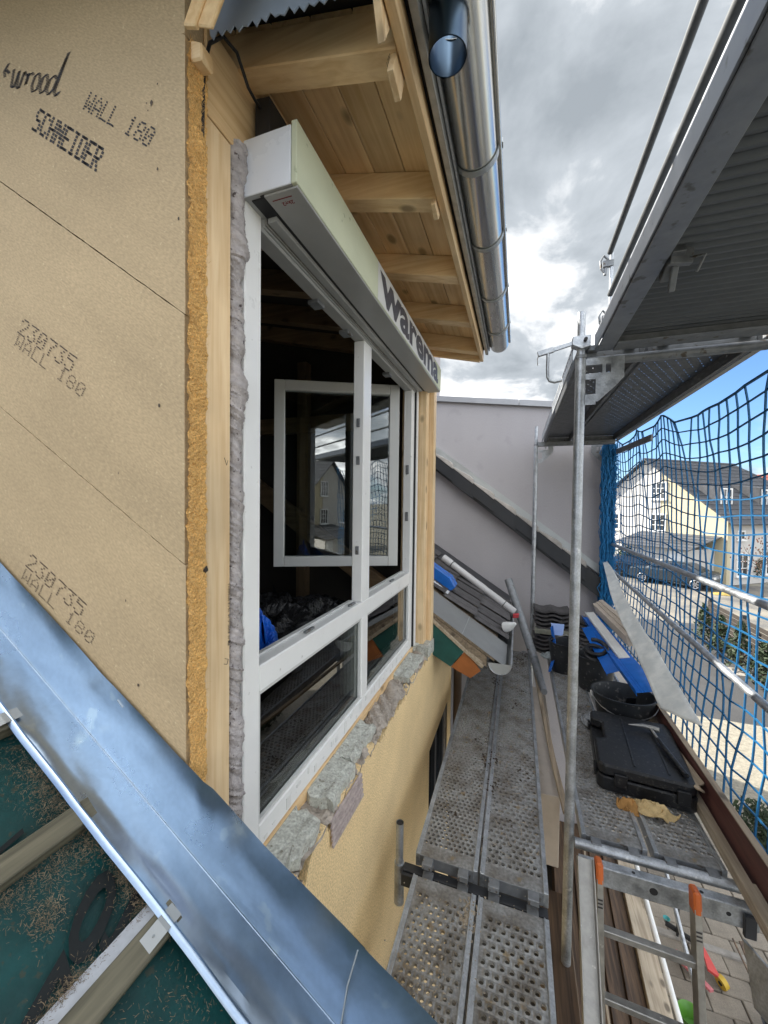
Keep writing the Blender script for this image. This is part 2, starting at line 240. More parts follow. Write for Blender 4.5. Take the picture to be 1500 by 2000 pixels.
# ------------------------------------------------------------------ mesh helpers
class MB:
    def __init__(s): s.v = []; s.f = []
    def add(s, vs, fs):
        o = len(s.v); s.v += [tuple(p) for p in vs]; s.f += [tuple(i+o for i in q) for q in fs]; return s
    def box(s, a, b):
        (x0, y0, z0), (x1, y1, z1) = a, b
        return s.add([(x0, y0, z0), (x1, y0, z0), (x1, y1, z0), (x0, y1, z0), (x0, y0, z1), (x1, y0, z1), (x1, y1, z1), (x0, y1, z1)],
                     [(0, 3, 2, 1), (4, 5, 6, 7), (0, 1, 5, 4), (1, 2, 6, 5), (2, 3, 7, 6), (3, 0, 4, 7)])
    def beam(s, p0, p1, w, h, up=(0, 0, 1), roll=0):
        p0, p1 = Vector(p0), Vector(p1); d = (p1-p0).normalized(); up = Vector(up)
        if abs(d.dot(up)) > 0.98: up = Vector((0, 1, 0))
        a = d.cross(up).normalized(); b = a.cross(d)
        if roll: q = Matrix.Rotation(roll, 3, d); a = q @ a; b = q @ b
        a *= w/2; b *= h/2
        vs = [p0-a-b, p0+a-b, p0+a+b, p0-a+b, p1-a-b, p1+a-b, p1+a+b, p1-a+b]
        return s.add(vs, [(0, 1, 2, 3), (7, 6, 5, 4), (0, 4, 5, 1), (1, 5, 6, 2), (2, 6, 7, 3), (3, 7, 4, 0)])
    def tube(s, pts, rad, n=8, cap=True):
        pts = [Vector(p) for p in pts]; rs = rad if isinstance(rad, (list, tuple)) else [rad]*len(pts)
        d0 = (pts[1]-pts[0]).normalized(); a = d0.orthogonal().normalized(); vs = []
        for i, p in enumerate(pts):
            d = ((pts[min(i+1, len(pts)-1)]-pts[max(i-1, 0)])).normalized()
            a = (a-d*a.dot(d)).normalized(); b = d.cross(a)
            for k in range(n):
                t = 2*math.pi*k/n; vs.append(p+(a*math.cos(t)+b*math.sin(t))*rs[i])
        fs = []
        for i in range(len(pts)-1):
            for k in range(n):
                k2 = (k+1) % n; fs.append((i*n+k, i*n+k2, (i+1)*n+k2, (i+1)*n+k))
        if cap: fs.append(tuple(range(n-1, -1, -1))); fs.append(tuple((len(pts)-1)*n+k for k in range(n)))
        return s.add(vs, fs)
    def prism(s, poly, vec):
        vec = Vector(vec); n = len(poly); p = [Vector(q) for q in poly]
        return s.add(p+[q+vec for q in p], [tuple(range(n-1, -1, -1)), tuple(range(n, 2*n))]+[(i, (i+1) % n, n+(i+1) % n, n+i) for i in range(n)])
    def quad(s, *p): return s.add(p, [tuple(range(len(p)))])
    def grid(s, fn, nu, nv):
        vs = [fn(i/nu, j/nv) for i in range(nu+1) for j in range(nv+1)]; m = nv+1
        return s.add(vs, [(i*m+j, (i+1)*m+j, (i+1)*m+j+1, i*m+j+1) for i in range(nu) for j in range(nv)])
    def lathe(s, prof, n=24, c=(0, 0, 0), sx=1, sy=1):
        vs = [(c[0]+q[0]*sx*math.cos(2*math.pi*k/n), c[1]+q[0]*sy*math.sin(2*math.pi*k/n), c[2]+q[1]) for q in prof for k in range(n)]
        return s.add(vs, [(i*n+k, i*n+(k+1) % n, (i+1)*n+(k+1) % n, (i+1)*n+k) for i in range(len(prof)-1) for k in range(n)])
def tag(o, label=None, cat=None, group=None, kind=None):
    if label: o['label'] = label
    if cat: o['category'] = cat
    if group: o['group'] = group
    if kind: o['kind'] = kind
    return o
ORG = {}
def thing(name, loc, label, cat, group=None, rz=0):
    o = bpy.data.objects.new(name, None); COL.objects.link(o); o.location = loc; o.rotation_euler = (0, 0, rz); o.empty_display_size = 0.1
    ORG[o.name] = Vector(loc); return tag(o, label, cat, group)
def build(name, mb, m, parent=None, bevel=0.0, smooth=False, local=False, label=None, cat=None, group=None, kind=None):
    me = bpy.data.meshes.new(name)
    vs = mb.v
    if parent is not None: org = Vector((0, 0, 0)) if local else ORG[parent.name]
    else:
        xs, ys, zs = zip(*vs); org = Vector(((min(xs)+max(xs))/2, (min(ys)+max(ys))/2, min(zs)))
    me.from_pydata([(a-org.x, b-org.y, c-org.z) for a, b, c in vs], [], mb.f)
    bm = bmesh.new(); bm.from_mesh(me); bmesh.ops.recalc_face_normals(bm, faces=bm.faces)
    if bevel:
        es = [e for e in bm.edges if len(e.link_faces) == 2 and e.calc_face_angle(0) > 0.6]
        bmesh.ops.bevel(bm, geom=es, offset=bevel, segments=1, affect='EDGES', clamp_overlap=True)
    if smooth:
        for q in bm.faces: q.smooth = True
        for e in bm.edges:
            if len(e.link_faces) == 2 and e.calc_face_angle(0) > 0.7: e.smooth = False
    bm.to_mesh(me); bm.free(); me.materials.append(m)
    o = bpy.data.objects.new(name, me); COL.objects.link(o)
    if parent is None: o.location = org
    else: o.parent = parent
    ORG[o.name] = org if (parent is None or not local) else Vector((0, 0, 0))
    return tag(o, label, cat, group, kind)
def build_split(name, mb, m, parent, **kw):
    par = list(range(len(mb.v)))
    def find(a):
        while par[a] != a: par[a] = par[par[a]]; a = par[a]
        return a
    for q in mb.f:
        for i in q[1:]: par[find(i)] = find(q[0])
    groups = {}
    for q in mb.f: groups.setdefault(find(q[0]), []).append(q)
    for fs in groups.values():
        ids = sorted({i for q in fs for i in q}); mp_ = {i: k for k, i in enumerate(ids)}
        n_ = MB(); n_.v = [mb.v[i] for i in ids]; n_.f = [tuple(mp_[i] for i in q) for q in fs]
        build(name, n_, m, parent, **kw)
def copy_tree(o, parent=None):
    c = o.copy(); COL.objects.link(c)
    if parent is not None: c.parent = parent
    ORG[c.name] = ORG.get(o.name, Vector())
    for ch in list(o.children): copy_tree(ch, c)
    return c
def rj(a): return random.uniform(-a, a)
def box(a, b): return MB().box(a, b)
def lerp(a, b, t): return Vector(a)*(1-t)+Vector(b)*t

# ---- lettering
FONT = {'W': ['10001', '10001', '10001', '10101', '10101', '11011', '10001'], 'A': ['00100', '01010', '10001', '10001', '11111', '10001', '10001'],
 'L': ['10000']*6+['11111'], '1': ['00100', '01100', '00100', '00100', '00100', '00100', '01110'], '8': ['01110', '10001', '10001', '01110', '10001', '10001', '01110'],
 '0': ['01110', '10001', '10011', '10101', '11001', '10001', '01110'], '2': ['01110', '10001', '00001', '00010', '00100', '01000', '11111'],
 '3': ['11111', '00010', '00100', '00010', '00001', '10001', '01110'], '7': ['11111', '00001', '00010', '00100', '00100', '00100', '00100'],
 '5': ['11111', '10000', '11110', '00001', '00001', '10001', '01110'], 'S': ['01111', '10000', '10000', '01110', '00001', '00001', '11110'],
 'C': ['01110', '10001', '10000', '10000', '10000', '10001', '01110'], 'H': ['10001', '10001', '10001', '11111', '10001', '10001', '10001'],
 'N': ['10001', '11001', '10101', '10101', '10011', '10001', '10001'], 'E': ['11111', '10000', '10000', '11110', '10000', '10000', '11111'],
 'I': ['01110', '00100', '00100', '00100', '00100', '00100', '01110'], 'D': ['11110', '10001', '10001', '10001', '10001', '10001', '11110'],
 'R': ['11110', '10001', '10001', '11110', '10100', '10010', '10001'], ' ': ['00000']*7}
def dots(mb, text, p0, e1, e2, h, adv, y, dw=0.9, dh=0.5, slant=0.0):
    p0, e1, e2 = Vector(p0), Vector(e1), Vector(e2); pv = h/7; ph = adv/6.2
    for i, ch in enumerate(text):
        for rr, row in enumerate(FONT[ch]):
            for c, on in enumerate(row):
                if on == '1':
                    q = p0+e1*(i*adv+c*ph+(6-rr)*pv*slant+rj(0.0006))+e2*((6-rr)*pv+rj(0.0006))
                    a = e1*ph*dw/2; b = e2*pv*dh/2
                    mb.quad(q-a-b, q+a-b, q+a+b, q-a+b)
def strokes(mb, polys, p0, e1, e2, s, w):
    p0, e1, e2 = Vector(p0), Vector(e1), Vector(e2)
    for pl in polys:
        for (a, b), (c, d) in zip(pl, pl[1:]):
            L = math.hypot(c-a, d-b); n = max(1, int(L*s/0.0042))
            for k in range(n):
                t = (k+0.5)/n; q = p0+e1*((a+(c-a)*t)*s)+e2*((b+(d-b)*t)*s)
                g = (e1*0.94+e2*0.34)*w/2; hh = e2*0.0011
                mb.quad(q-g-hh, q+g-hh, q+g+hh, q-g+hh)
def text_mesh(name, text, m, parent, p0, e1, e2, height, sx=1.0, bold=0.0, spacing=1.0, label=None, reldepth=0.0008):
    cu = bpy.data.curves.new(name, 'FONT'); cu.body = text; cu.size = 1.0; cu.offset = bold; cu.space_character = spacing; cu.resolution_u = 3
    t = bpy.data.objects.new(name, cu); COL.objects.link(t)
    dg = bpy.context.evaluated_depsgraph_get(); dg.update()
    me = bpy.data.meshes.new_from_object(t.evaluated_get(dg)); COL.objects.unlink(t); bpy.data.objects.remove(t)
    ys = [v.co.y for v in me.vertices]; x0 = min(v.co.x for v in me.vertices); k = height/(max(ys)-min(ys)); y0 = min(ys)
    e1, e2, p0 = Vector(e1), Vector(e2), Vector(p0); org = ORG[parent.name]
    for v in me.vertices: v.co = p0+e1*((v.co.x-x0)*k*sx)+e2*((v.co.y-y0)*k)-org
    me.materials.clear(); me.materials.append(m)
    o = bpy.data.objects.new(name, me); COL.objects.link(o); o.parent = parent; ORG[o.name] = org
    return o
def noise1(seed, n=400):
    rg = random.Random(seed); v = [rg.uniform(-1, 1) for _ in range(n)]
    def fn(x):
        i = int(math.floor(x)); t = x-i; t = t*t*(3-2*t); return v[i % n]*(1-t)+v[(i+1) % n]*t
    return fn
nA, nB, nC = noise1(1), noise1(2), noise1(3)

# ================================================================== GROUND
GZ = -3.0
def sheet(name, x0, y0, x1, y1, z, m): return build(name, MB().quad((x0, y0, z), (x1, y0, z), (x1, y1, z), (x0, y1, z)), m, kind='structure')
sheet('ground', -900, -900, 900, 900, GZ-0.03, mat('ground_far', (0.25, 0.235, 0.19), 0.95, var=0.25, scale=0.05))
sheet('yard_asphalt', -8, 8.6, 7.6, 19.0, GZ-0.012, asphalt)
sheet('cobbled_yard', 2.6, 6.6, 9.5, 10.6, GZ-0.006, cobble)
sheet('road', -30, 19.0, 60, 29.5, GZ-0.016, sandy)
sheet('paver_bed', -6, -12, 2.59, 8.59, GZ-0.02, joint)
# pavers one by one where the photo lets them be told apart (between the ladder and the toe board)
pv = thing('paved_path', (1.9, 5.5, GZ), 'path of grey brown concrete pavers below the scaffold, seen through the ladder hatch', 'paving')
pv['kind'] = 'structure'
pm = MB().box((0, 0, -0.05), (0.292, 0.192, 0)); pme = None
cnt = 0
rows = []
for i in range(26):
    for j in range(9):
        x = 0.95+j*0.3+(0.15 if i % 2 else 0); y = 3.6+i*0.2
        if x > 2.9 or (4.93 < y+x*0.06 < 5.05): continue
        if y < 4.9 and x > 2.6: continue
        rows.append((x, y))
for x, y in rows[:270]:
    if pme is None:
        p0 = build('paver', MB().box((x, y, GZ-0.05), (x+0.292, y+0.192, GZ)), pavem, pv, bevel=0.008); pme = p0.data; bx, by = x, y
    else:
        p = bpy.data.objects.new('paver', pme); COL.objects.link(p); p.parent = pv; p.location = (x-bx, y-by, rj(0.004)); p.rotation_euler = (rj(0.004), rj(0.004), 0)
k = MB()
for i in range(3): k.box((1.3+i*0.62, 4.99-i*0.02, GZ-0.06), (1.3+i*0.62+0.61, 5.06-i*0.02, GZ+0.03))
build('kerb', k, kerbm, bevel=0.008, kind='structure')

# ================================================================== HOUSE, main body
hw = thing('house_wall', (-0.66, 2.0, GZ), 'yellow rendered house wall below the dormer window with broken upper edge', 'wall')
def fac_edge(y):
    n_ = max(0, nC(y*9))**3*0.10+max(0, nA(y*31))**3*0.035
    return 0.588+0.012*nA(y*7)+0.006*nB(y*40)-n_-(0.05*(0.6+0.4*nB(y*50)) if 1.93 < y < 2.38 else 0)
ys = [i*0.01-3.0 for i in range(0, 721)]
m = MB()
hole = (3.12, 3.95, -1.6, -0.27)
def strip(y0, y1, z0, z1a, z1b): m.quad((-0.66, y0, z0), (-0.66, y1, z0), (-0.66, y1, z1b), (-0.66, y0, z1a))
for a, b in zip(ys, ys[1:]):
    za, zb = fac_edge(a), fac_edge(b)
    m.quad((-0.66, a, za), (-0.66, b, zb), (-0.69, b, zb+0.006), (-0.69, a, za+0.006))
    if a >= hole[0]-0.011 and b <= hole[1]+0.011:
        strip(a, b, GZ, hole[2], hole[2]); strip(a, b, hole[3], za, zb)
    else: strip(a, b, GZ, za, zb)
m.quad((-0.66, 4.2, GZ), (-1.6, 4.2, GZ), (-1.6, 4.2, 0.55), (-0.66, 4.2, fac_edge(4.2)))
build('render', m, plaster, hw)
m = MB().box((-0.9, -3, GZ), (-0.672, hole[0]-0.02, 0.50)).box((-0.9, hole[1]+0.02, GZ), (-0.672, 4.19, 0.50)).box((-0.9, hole[0]-0.02, GZ), (-0.672, hole[1]+0.02, hole[2]-0.02)).box((-0.9, hole[0]-0.02, hole[3]+0.02), (-0.672, hole[1]+0.02, 0.50))
build('masonry_core', m, rough_plaster, hw)
lw = MB()
for y0, y1 in ((3.12, 3.19), (3.50, 3.57), (3.88, 3.95)): lw.box((-0.75, y0, -1.6), (-0.69, y1, -0.27))
lw.box((-0.75, 3.19, -0.34), (-0.69, 3.50, -0.27)).box((-0.75, 3.57, -0.34), (-0.69, 3.88, -0.27)).box((-0.75, 3.19, -1.6), (-0.69, 3.50, -1.53)).box((-0.75, 3.57, -1.6), (-0.69, 3.88, -1.53))
w1 = build('window', lw, anth, hw, bevel=0.004)
build('pane', MB().box((-0.73, 3.19, -1.53), (-0.725, 3.50, -0.34)).box((-0.73, 3.57, -1.53), (-0.725, 3.88, -0.34)), darkglass, w1)
# house body behind, closes the room
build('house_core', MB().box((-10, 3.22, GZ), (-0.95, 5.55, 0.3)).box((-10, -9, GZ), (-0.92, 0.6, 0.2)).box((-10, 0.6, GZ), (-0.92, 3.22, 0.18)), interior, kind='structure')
build('corner_downpipe', MB().tube([(-0.60, 4.28, GZ), (-0.60, 4.28, 0.35)], 0.045, 12), mat('brown_pipe', (0.12, 0.08, 0.055), 0.5), smooth=True, label='dark brown downpipe at the far corner of the yellow wall', cat='downpipe')

# ================================================================== main roof in the foreground
def roofz(x, z0): return z0-0.62*(x+0.78)
TH = math.atan(0.62); DS = Vector((math.cos(TH), 0, -math.sin(TH))); EY = Vector((0, 1, 0)); NR = Vector((math.sin(TH), 0, math.cos(TH)))
rf = thing('unfinished_roof', (-0.78, 0.2, 0.9), 'roof covered with green underlay and bare battens in the lower left corner', 'roof')
def mem(uu, vv):
    x = -4.6+4.5*uu; y = -4.0+4.72*vv
    return (x, y, roofz(x, 0.90)+0.006*nA(x*9+y*3)+0.005*nB(y*11-x*4))
build('underlay', MB().grid(mem, 150, 110), membrane, rf, smooth=True)
build('roof_boarding', MB().prism([(-4.7, -4, roofz(-4.7, 0.87)), (-0.08, -4, roofz(-0.08, 0.87)), (-0.08, -4, roofz(-0.08, 0.70)), (-4.7, -4, roofz(-4.7, 0.70))], (0, 4.73, 0)), brownwood, rf)
for i, x in enumerate((-0.445, -0.708, -0.97, -1.245, -1.52, -1.80, -2.08, -2.36)):
    c = Vector((x, 0, roofz(x, 0.925)))
    b = MB()
    nseg = 1
    for k in range(nseg):
        y0 = -2.4+k*(3.10/nseg); y1 = y0+3.10/nseg
        b.beam(c+EY*y0+NR*0.0015*nA(k+i*5), c+EY*y1+NR*0.0015*nA(k+1+i*5), 0.052, 0.042, up=NR)
    bt = build('roof_batten', b, battenm, rf, bevel=0.003)
    if i == 1:
        tp = MB(); q = Vector((x-0.036, 0, roofz(x-0.036, 0.913)))
        tp.quad(q+EY*-0.6-DS*0.020, q+EY*0.66-DS*0.020, q+EY*0.66+DS*0.011+NR*0.020, q+EY*-0.6+DS*0.011+NR*0.020)
        build('tape', tp, tapem, rf)
        tl = MB()
        for k in range(26):
            a = q+EY*(-0.35+k*0.037)+NR*0.0115
            if k % 4 == 3: continue
            w_ = 0.0035
            for s_ in range(4): tl.quad(a+EY*(s_*0.007)-DS*w_-NR*0.0022, a+EY*(s_*0.007+0.004)-DS*w_-NR*0.0022, a+EY*(s_*0.007+0.004)+DS*0.001+NR*0.0008, a+EY*(s_*0.007)+DS*0.001+NR*0.0008)
        build('tape_print', tl, ink, rf)
def on_mem(x, y, h=0.004): return Vector((x, y, roofz(x, 0.90)))+NR*h
e1 = (DS*0.93-EY*0.20).normalized(); e2 = (EY*0.90-DS*0.42).normalized()
for txt, x, y, hgt, sx in (('0', -0.838, 0.488, 0.135, 1.05), ('J', -0.782, 0.520, 0.14, 1.05), ('D', -0.775, 0.375, 0.115, 1.1), ('/', -1.02, 0.455, 0.085, 0.9), ('0', -1.24, 0.30, 0.135, 1.0)):
    text_mesh('underlay_print', txt, memprint, rf, on_mem(x, y, 0.0115), e1, e2, hgt, sx, bold=0.022)
st = MB()
for cx, cy, sx_, sy_, n in ((-1.06, 0.605, 0.075, 0.028, 2400), (-0.905, 0.640, 0.05, 0.020, 900), (-0.93, 0.57, 0.018, 0.06, 900), (-0.79, 0.62, 0.04, 0.022, 1300), (-0.742, 0.54, 0.010, 0.07, 1000), (-0.875, 0.485, 0.016, 0.018, 380), (-0.835, 0.615, 0.018, 0.010, 260), (-0.765, 0.455, 0.012, 0.03, 700), (-0.60, 0.56, 0.05, 0.05, 300), (-0.55, 0.47, 0.06, 0.04, 500), (-1.0, 0.3, 0.4, 0.3, 120), (-0.945, 0.44, 0.015, 0.05, 500)):
    for _ in range(int(n*1.25)):
        x, y = random.gauss(cx, sx_), min(random.gauss(cy, sy_), 0.70)
        if x > -0.12: continue
        p = on_mem(x, y, random.uniform(0.005, 0.022)); a = random.uniform(0, 6.28); L = 0.0008+0.0042*random.random()**2
        d = (DS*math.cos(a)+EY*math.sin(a)+NR*random.uniform(-0.3, 0.5))*L; w_ = (DS*-math.sin(a)+EY*math.cos(a))*random.uniform(0.00018, 0.00042)
        st.quad(p-d-w_, p+d-w_, p+d+w_, p-d+w_)
tag(build('straw_debris', st, strawm), 'loose straw and wood fibres lying on the green underlay', 'debris', kind='stuff')

# zinc flashing along the cheek
fl = thing('zinc_flashing', (-0.8, 0.7, 0.95), 'folded zinc side flashing running down along the dormer cheek', 'flashing')
def crz(x): return 0.948-0.62*(x+0.78)
def wob(x): return 0.004*nA(x*6)+0.0025*nB(x*15)
def flash(xa, xb, off, names):
    def up(uu, vv):
        x = xa+(xb-xa)*uu; c = crz(x)
        out = max(0, x+0.62)
        lean = 0.006+0.03*out
        return (x, 0.720-off+lean*vv*(1 if x > -0.7 else 0)+0.008*(1-(1-vv)**3)+wob(x+vv)*0.8*vv, c+off+0.004+0.197*vv*(1+0.05*out))
    def pan(uu, vv):
        x = xa+(xb-xa)*uu
        y = 0.72-off-vv*0.105
        return (x, y, crz(x)+off+0.004*(1-vv)+wob(x*1.3+vv*2)*min(1, vv*3)+0.004*math.sin(vv*3.1))
    def hem(uu, vv):
        x = xa+(xb-xa)*uu; a = vv*2.6
        p = Vector((x, 0.615-off, crz(x)+off+wob(x*1.3+2)))
        rr_ = 0.011
        return p-EY*(0.018*vv)+NR*(0.010*math.sin(math.pi*vv)+0.002)
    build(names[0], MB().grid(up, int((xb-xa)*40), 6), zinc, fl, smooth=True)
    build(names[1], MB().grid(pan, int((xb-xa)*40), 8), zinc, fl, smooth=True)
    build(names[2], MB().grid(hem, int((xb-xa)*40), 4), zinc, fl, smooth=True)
build('crease_highlight', MB().tube([(-3.2+k*0.05, 0.7185, crz(-3.2+k*0.05)+0.0045) for k in range(66)], 0.0012, 5), mat('painted_highlight', (0.75, 0.80, 0.84), 0.25, metal=1.0), fl, smooth=True)  # thin bright tube paints the highlight along the fold
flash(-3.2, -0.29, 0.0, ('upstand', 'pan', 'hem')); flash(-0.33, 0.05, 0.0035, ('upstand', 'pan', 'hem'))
sm = MB(); x = -0.335
sm.tube([(x, 0.716, crz(x)+0.008), (x, 0.66, crz(x)+0.009), (x, 0.612, crz(x)+0.012)], 0.0018, 6)
sm.tube([(x, 0.716, crz(x)+0.008), (x+0.012, 0.726, crz(x)+0.1), (x+0.03, 0.738, crz(x+0.03)+0.19)], 0.0018, 6)
build('seam', sm, zincold, fl)
for x in (-0.69, -1.228, -1.78):
    c = MB(); z = crz(x)
    P0 = Vector((x, 0.598, z+0.012))
    for vs_ in ([P0-DS*0.016+EY*0.03, P0+DS*0.016+EY*0.03, P0+DS*0.016-EY*0.006, P0-DS*0.016-EY*0.006], [P0-DS*0.016-EY*0.006, P0+DS*0.016-EY*0.006, P0+DS*0.016-EY*0.044-NR*0.010, P0-DS*0.016-EY*0.044-NR*0.010]):
        c.prism(vs_, NR*0.0015)
    c.lathe([(0.003, 0), (0.003, 0.002), (0, 0.0025)], 8, tuple(P0-EY*0.025-NR*0.004))
    build('fixing_clip', c, zincold, fl)
build('staple', MB().beam((-1.005, 0.727, 1.262), (-0.985, 0.727, 1.245), 0.003, 0.002), wirem, label='bent steel staple stuck at the top edge of the zinc flashing', cat='staple')

# ================================================================== dormer cheek (fibreboards)
ck = thing('cheek_wall', (-0.78, 0.737, 0.9), 'dormer cheek clad in tan wood fibre insulation boards with printed lettering', 'wall')
def bline(z, s): return lambda x: z-s*(x+0.78)
L0, L1, L2, L3 = bline(2.922, 0.745), bline(2.255, 0.698), bline(1.637, 0.60), bline(1.02, 0.60)
top = lambda x: 3.06-0.235*(x+0.3)
g = 0.0015
def board(pts, name='insulation_board'):
    out = []; y_ = 0.737+random.uniform(0, 0.0012)
    for (xa, za), (xb, zb_) in zip(pts, pts[1:]+pts[:1]):
        n_ = max(1, int(abs(xb-xa)/0.012)) if abs(xb-xa) > 0.02 else 1
        for k in range(n_): out.append((xa+(xb-xa)*k/n_, y_, za+(zb_-za)*k/n_+(rj(0.0008)+0.0006*nA(k*0.6) if k else 0)))
    return build(name, MB().prism(out, (0, 0.058, 0)), fibre, ck)
b0 = board([(-0.782, L0(-0.782)+g), (-0.782, top(-0.782)), (-1.45, top(-1.45))])
b1 = board([(-0.780, L1(-0.78)+g), (-0.780, L0(-0.78)-g), (-1.45, L0(-1.45)-g), (-2.95, top(-2.95)), (-2.95, L1(-2.95)+g)])
b2 = board([(-0.783, L2(-0.783)+g), (-0.783, L1(-0.783)-g), (-2.95, L1(-2.95)-g), (-4.2, top(-4.2)), (-4.2, L2(-4.2)+g)])
b3 = board([(-0.779, L3(-0.779)+g), (-0.779, L2(-0.779)-g), (-4.2, L2(-4.2)-g), (-4.2, L3(-4.2)+g)])
b4 = board([(-0.781, 0.6), (-0.781, L3(-0.781)-g), (-4.2, L3(-4.2)-g), (-4.2, 0.6)])
build('backing', MB().box((-4.7, 0.797, 0.2), (-0.93, 0.83, 4.2)), interior, ck)
YP = 0.7362
def dirs(a): return Vector((math.cos(a), 0, -math.sin(a))), Vector((math.sin(a), 0, math.cos(a)))
d1, d2 = dirs(R(35.6))
q = MB(); dots(q, 'WALL 180', (-1.136, YP, 2.860), d1, d2, 0.050, 0.0375, YP, 1.15, 0.62, 0.10)
dots(q, 'SCHNEIDER', (-1.352, YP, 2.872), d1, d2, 0.064, 0.0372, YP, 1.65, 0.78, 0.0)
for a_, ch in ((-0.2, 0), (8.6, 1)):           # tall first and last letters of the mark
    pass
e1w, e2w = dirs(R(24))
WOOD = [[(0.0, 1.0), (0.1, 0.1), (0.35, 0.05), (0.55, 0.95), (0.62, 0.1), (0.85, 0.05), (1.05, 0.95), (1.25, 0.8)], [(1.3, 0.75), (1.45, 0.9), (1.4, 0.3), (1.5, 0.8), (1.75, 0.95), (1.95, 0.85)],
        [(2.4, 1.0), (2.1, 0.8), (2.0, 0.3), (2.2, 0.0), (2.5, 0.15), (2.62, 0.6), (2.45, 0.98)], [(3.1, 1.0), (2.85, 0.8), (2.75, 0.3), (2.95, 0.0), (3.2, 0.15), (3.35, 0.6), (3.15, 0.98)],
        [(4.05, 0.85), (3.8, 1.0), (3.5, 0.75), (3.4, 0.2), (3.65, 0.0), (3.95, 0.3), (4.55, 2.2)], [(4.45, 1.9), (4.1, 0.2), (4.3, 0.0), (4.55, 0.25)], [(-0.75, 0.9), (-0.35, 0.75)], [(-0.62, 1.25), (-0.9, 0.8), (-0.7, 0.5)]]
strokes(q, WOOD, (-1.455, YP, 3.022), e1w, e2w, 0.052, 0.0145)
build('lettering', q, ink, b1)
for bd, p, aa in ((b2, ((-1.428, YP, 2.298), (-1.445, YP, 2.262)), 31.5), (b3, ((-1.402, YP, 1.596), (-1.423, YP, 1.556)), 28.5)):
    d1, d2 = dirs(R(aa)); q = MB()
    dots(q, '230735', p[0], d1, d2, 0.052, 0.0475, YP, 1.05, 0.5, 0.12)
    dots(q, 'WALL 180', p[1], d1, d2, 0.040, 0.0445, YP, 0.8, 0.5, 0.1)
    build('lettering', q, inkfaint, bd)
sp_ = MB()
for px_, pz_, r_ in ((-0.888, 2.795, 0.006), (-0.905, 2.80, 0.002), (-0.90, 2.78, 0.0022), (-0.868, 2.628, 0.004), (-0.868, 2.835, 0.003), (-0.985, 1.53, 0.003), (-0.94, 1.31, 0.0045), (-1.01, 1.87, 0.003), (-0.865, 2.04, 0.005), (-0.80, 2.49, 0.004)):
    sp_.add([(px_+r_*random.uniform(0.5, 1)*math.cos(k*0.9), YP-0.0003, pz_+1.4*r_*random.uniform(0.5, 1)*math.sin(k*0.9)) for k in range(7)], [tuple(range(7))])
tag(build('dark_spot', sp_, inkfaint, ck), kind='stuff')
# sawn, fuzzy edge of the boards
def edge(uu, vv):
    z = 0.62+2.30*vv; y = 0.7375+0.058*uu
    return (-0.770+0.0025*nA(z*40+uu*3)+0.003*nB(z*110+uu*7)+rj(0.002), y-(0.004*nC(z*60)+0.0035*nB(z*25) if uu == 0 else 0), z)
build('sawn_edge', MB().grid(edge, 6, 420), fibre_edge, ck)
fz = MB()
for i in range(7000):
    z = random.uniform(0.95, 2.9); uu = random.random()**1.8
    p = Vector((-0.767, 0.7375+0.058*uu+rj(0.004), z)); d = Vector((random.uniform(-0.2, 1.0), random.uniform(-1.3, 0.4), rj(0.9))).normalized()*random.uniform(0.004, 0.013)
    w_ = Vector((0, rj(1), rj(1))).normalized()*0.0005
    if uu < 0.08: d *= 1.2
    fz.quad(p-w_, p+w_, p+d+w_*0.4, p+d-w_*0.4)
tag(build('loose_fibres', fz, fluff, ck), kind='stuff')
build('dark_notch', MB().lathe([(0.0, -0.012), (0.009, -0.004), (0.006, 0.008), (0, 0.012)], 6, (-0.772, 0.792, 1.62)), bitumen, ck)

# ================================================================== timber around the window
def col(name, a, b, m, label, cat, bev=0.003): return build(name, box(a, b), m, bevel=bev, label=label, cat=cat)
stud = thing('timber_post', (-0.8, 0.85, 0.6), 'pale spruce post with stamped lettering between fibreboard edge and grey foam', 'post')
build('post', box((-0.92, 0.7985, 0.3), (-0.778, 0.893, 2.795)), spruceZ, stud, bevel=0.003)
text_mesh('stamp', 'PM 10  KVH°  C 24  TS CE 2023/07/13', ink, stud, (-0.7772, 0.8915, 1.385), (0, 0, 1), (0, -1, 0), 0.0085, 1.0, 0.01)
build('pencil_mark', MB().tube([(-0.7772, 0.872, 1.352), (-0.7772, 0.885, 1.345), (-0.7772, 0.880, 1.332), (-0.7772, 0.868, 1.338)], 0.0008, 4).tube([(-0.7772, 0.868, 1.92), (-0.7772, 0.877, 1.90), (-0.7772, 0.882, 1.914)], 0.0006, 4), ink, stud)
build('wall_plate', MB().box((-0.92, 0.7985, 2.80), (-0.776, 3.1, 3.03)), spruceY, bevel=0.003, label='spruce wall plate beam under the eave behind the shutter box', cat='beam')
build('corner_post', MB().box((-0.90, 3.0, 0.58), (-0.70, 3.10, 2.80)).box((-0.90, 3.102, 0.58), (-0.66, 3.19, 2.80)), spruceZ, bevel=0.004, label='spruce corner post at the far side of the window', cat='post')
vm = MB()
vm.prism([(-0.772, 0.722, 2.925), (-0.735, 0.722, 2.91), (-0.50, 0.722, 3.32), (-0.545, 0.722, 3.34)], (0, 0.014, 0)).prism([(-0.734, 0.727, 2.915), (-0.692, 0.727, 2.895), (-0.45, 0.727, 3.30), (-0.499, 0.727, 3.32)], (0, 0.009, 0))
vr = thing('verge_strut', (-0.7, 0.7, 2.85), 'slanting timber strut at the top end of the fibreboard edge', 'timber')
build('strut', vm, soffitm, vr, bevel=0.003)
build('end_block', MB().prism([(-0.772, 0.742, 2.915), (-0.735, 0.742, 2.895), (-0.735, 0.742, 2.855), (-0.770, 0.742, 2.862)], (0, 0.04, 0.0)), spruceX, vr, bevel=0.004)
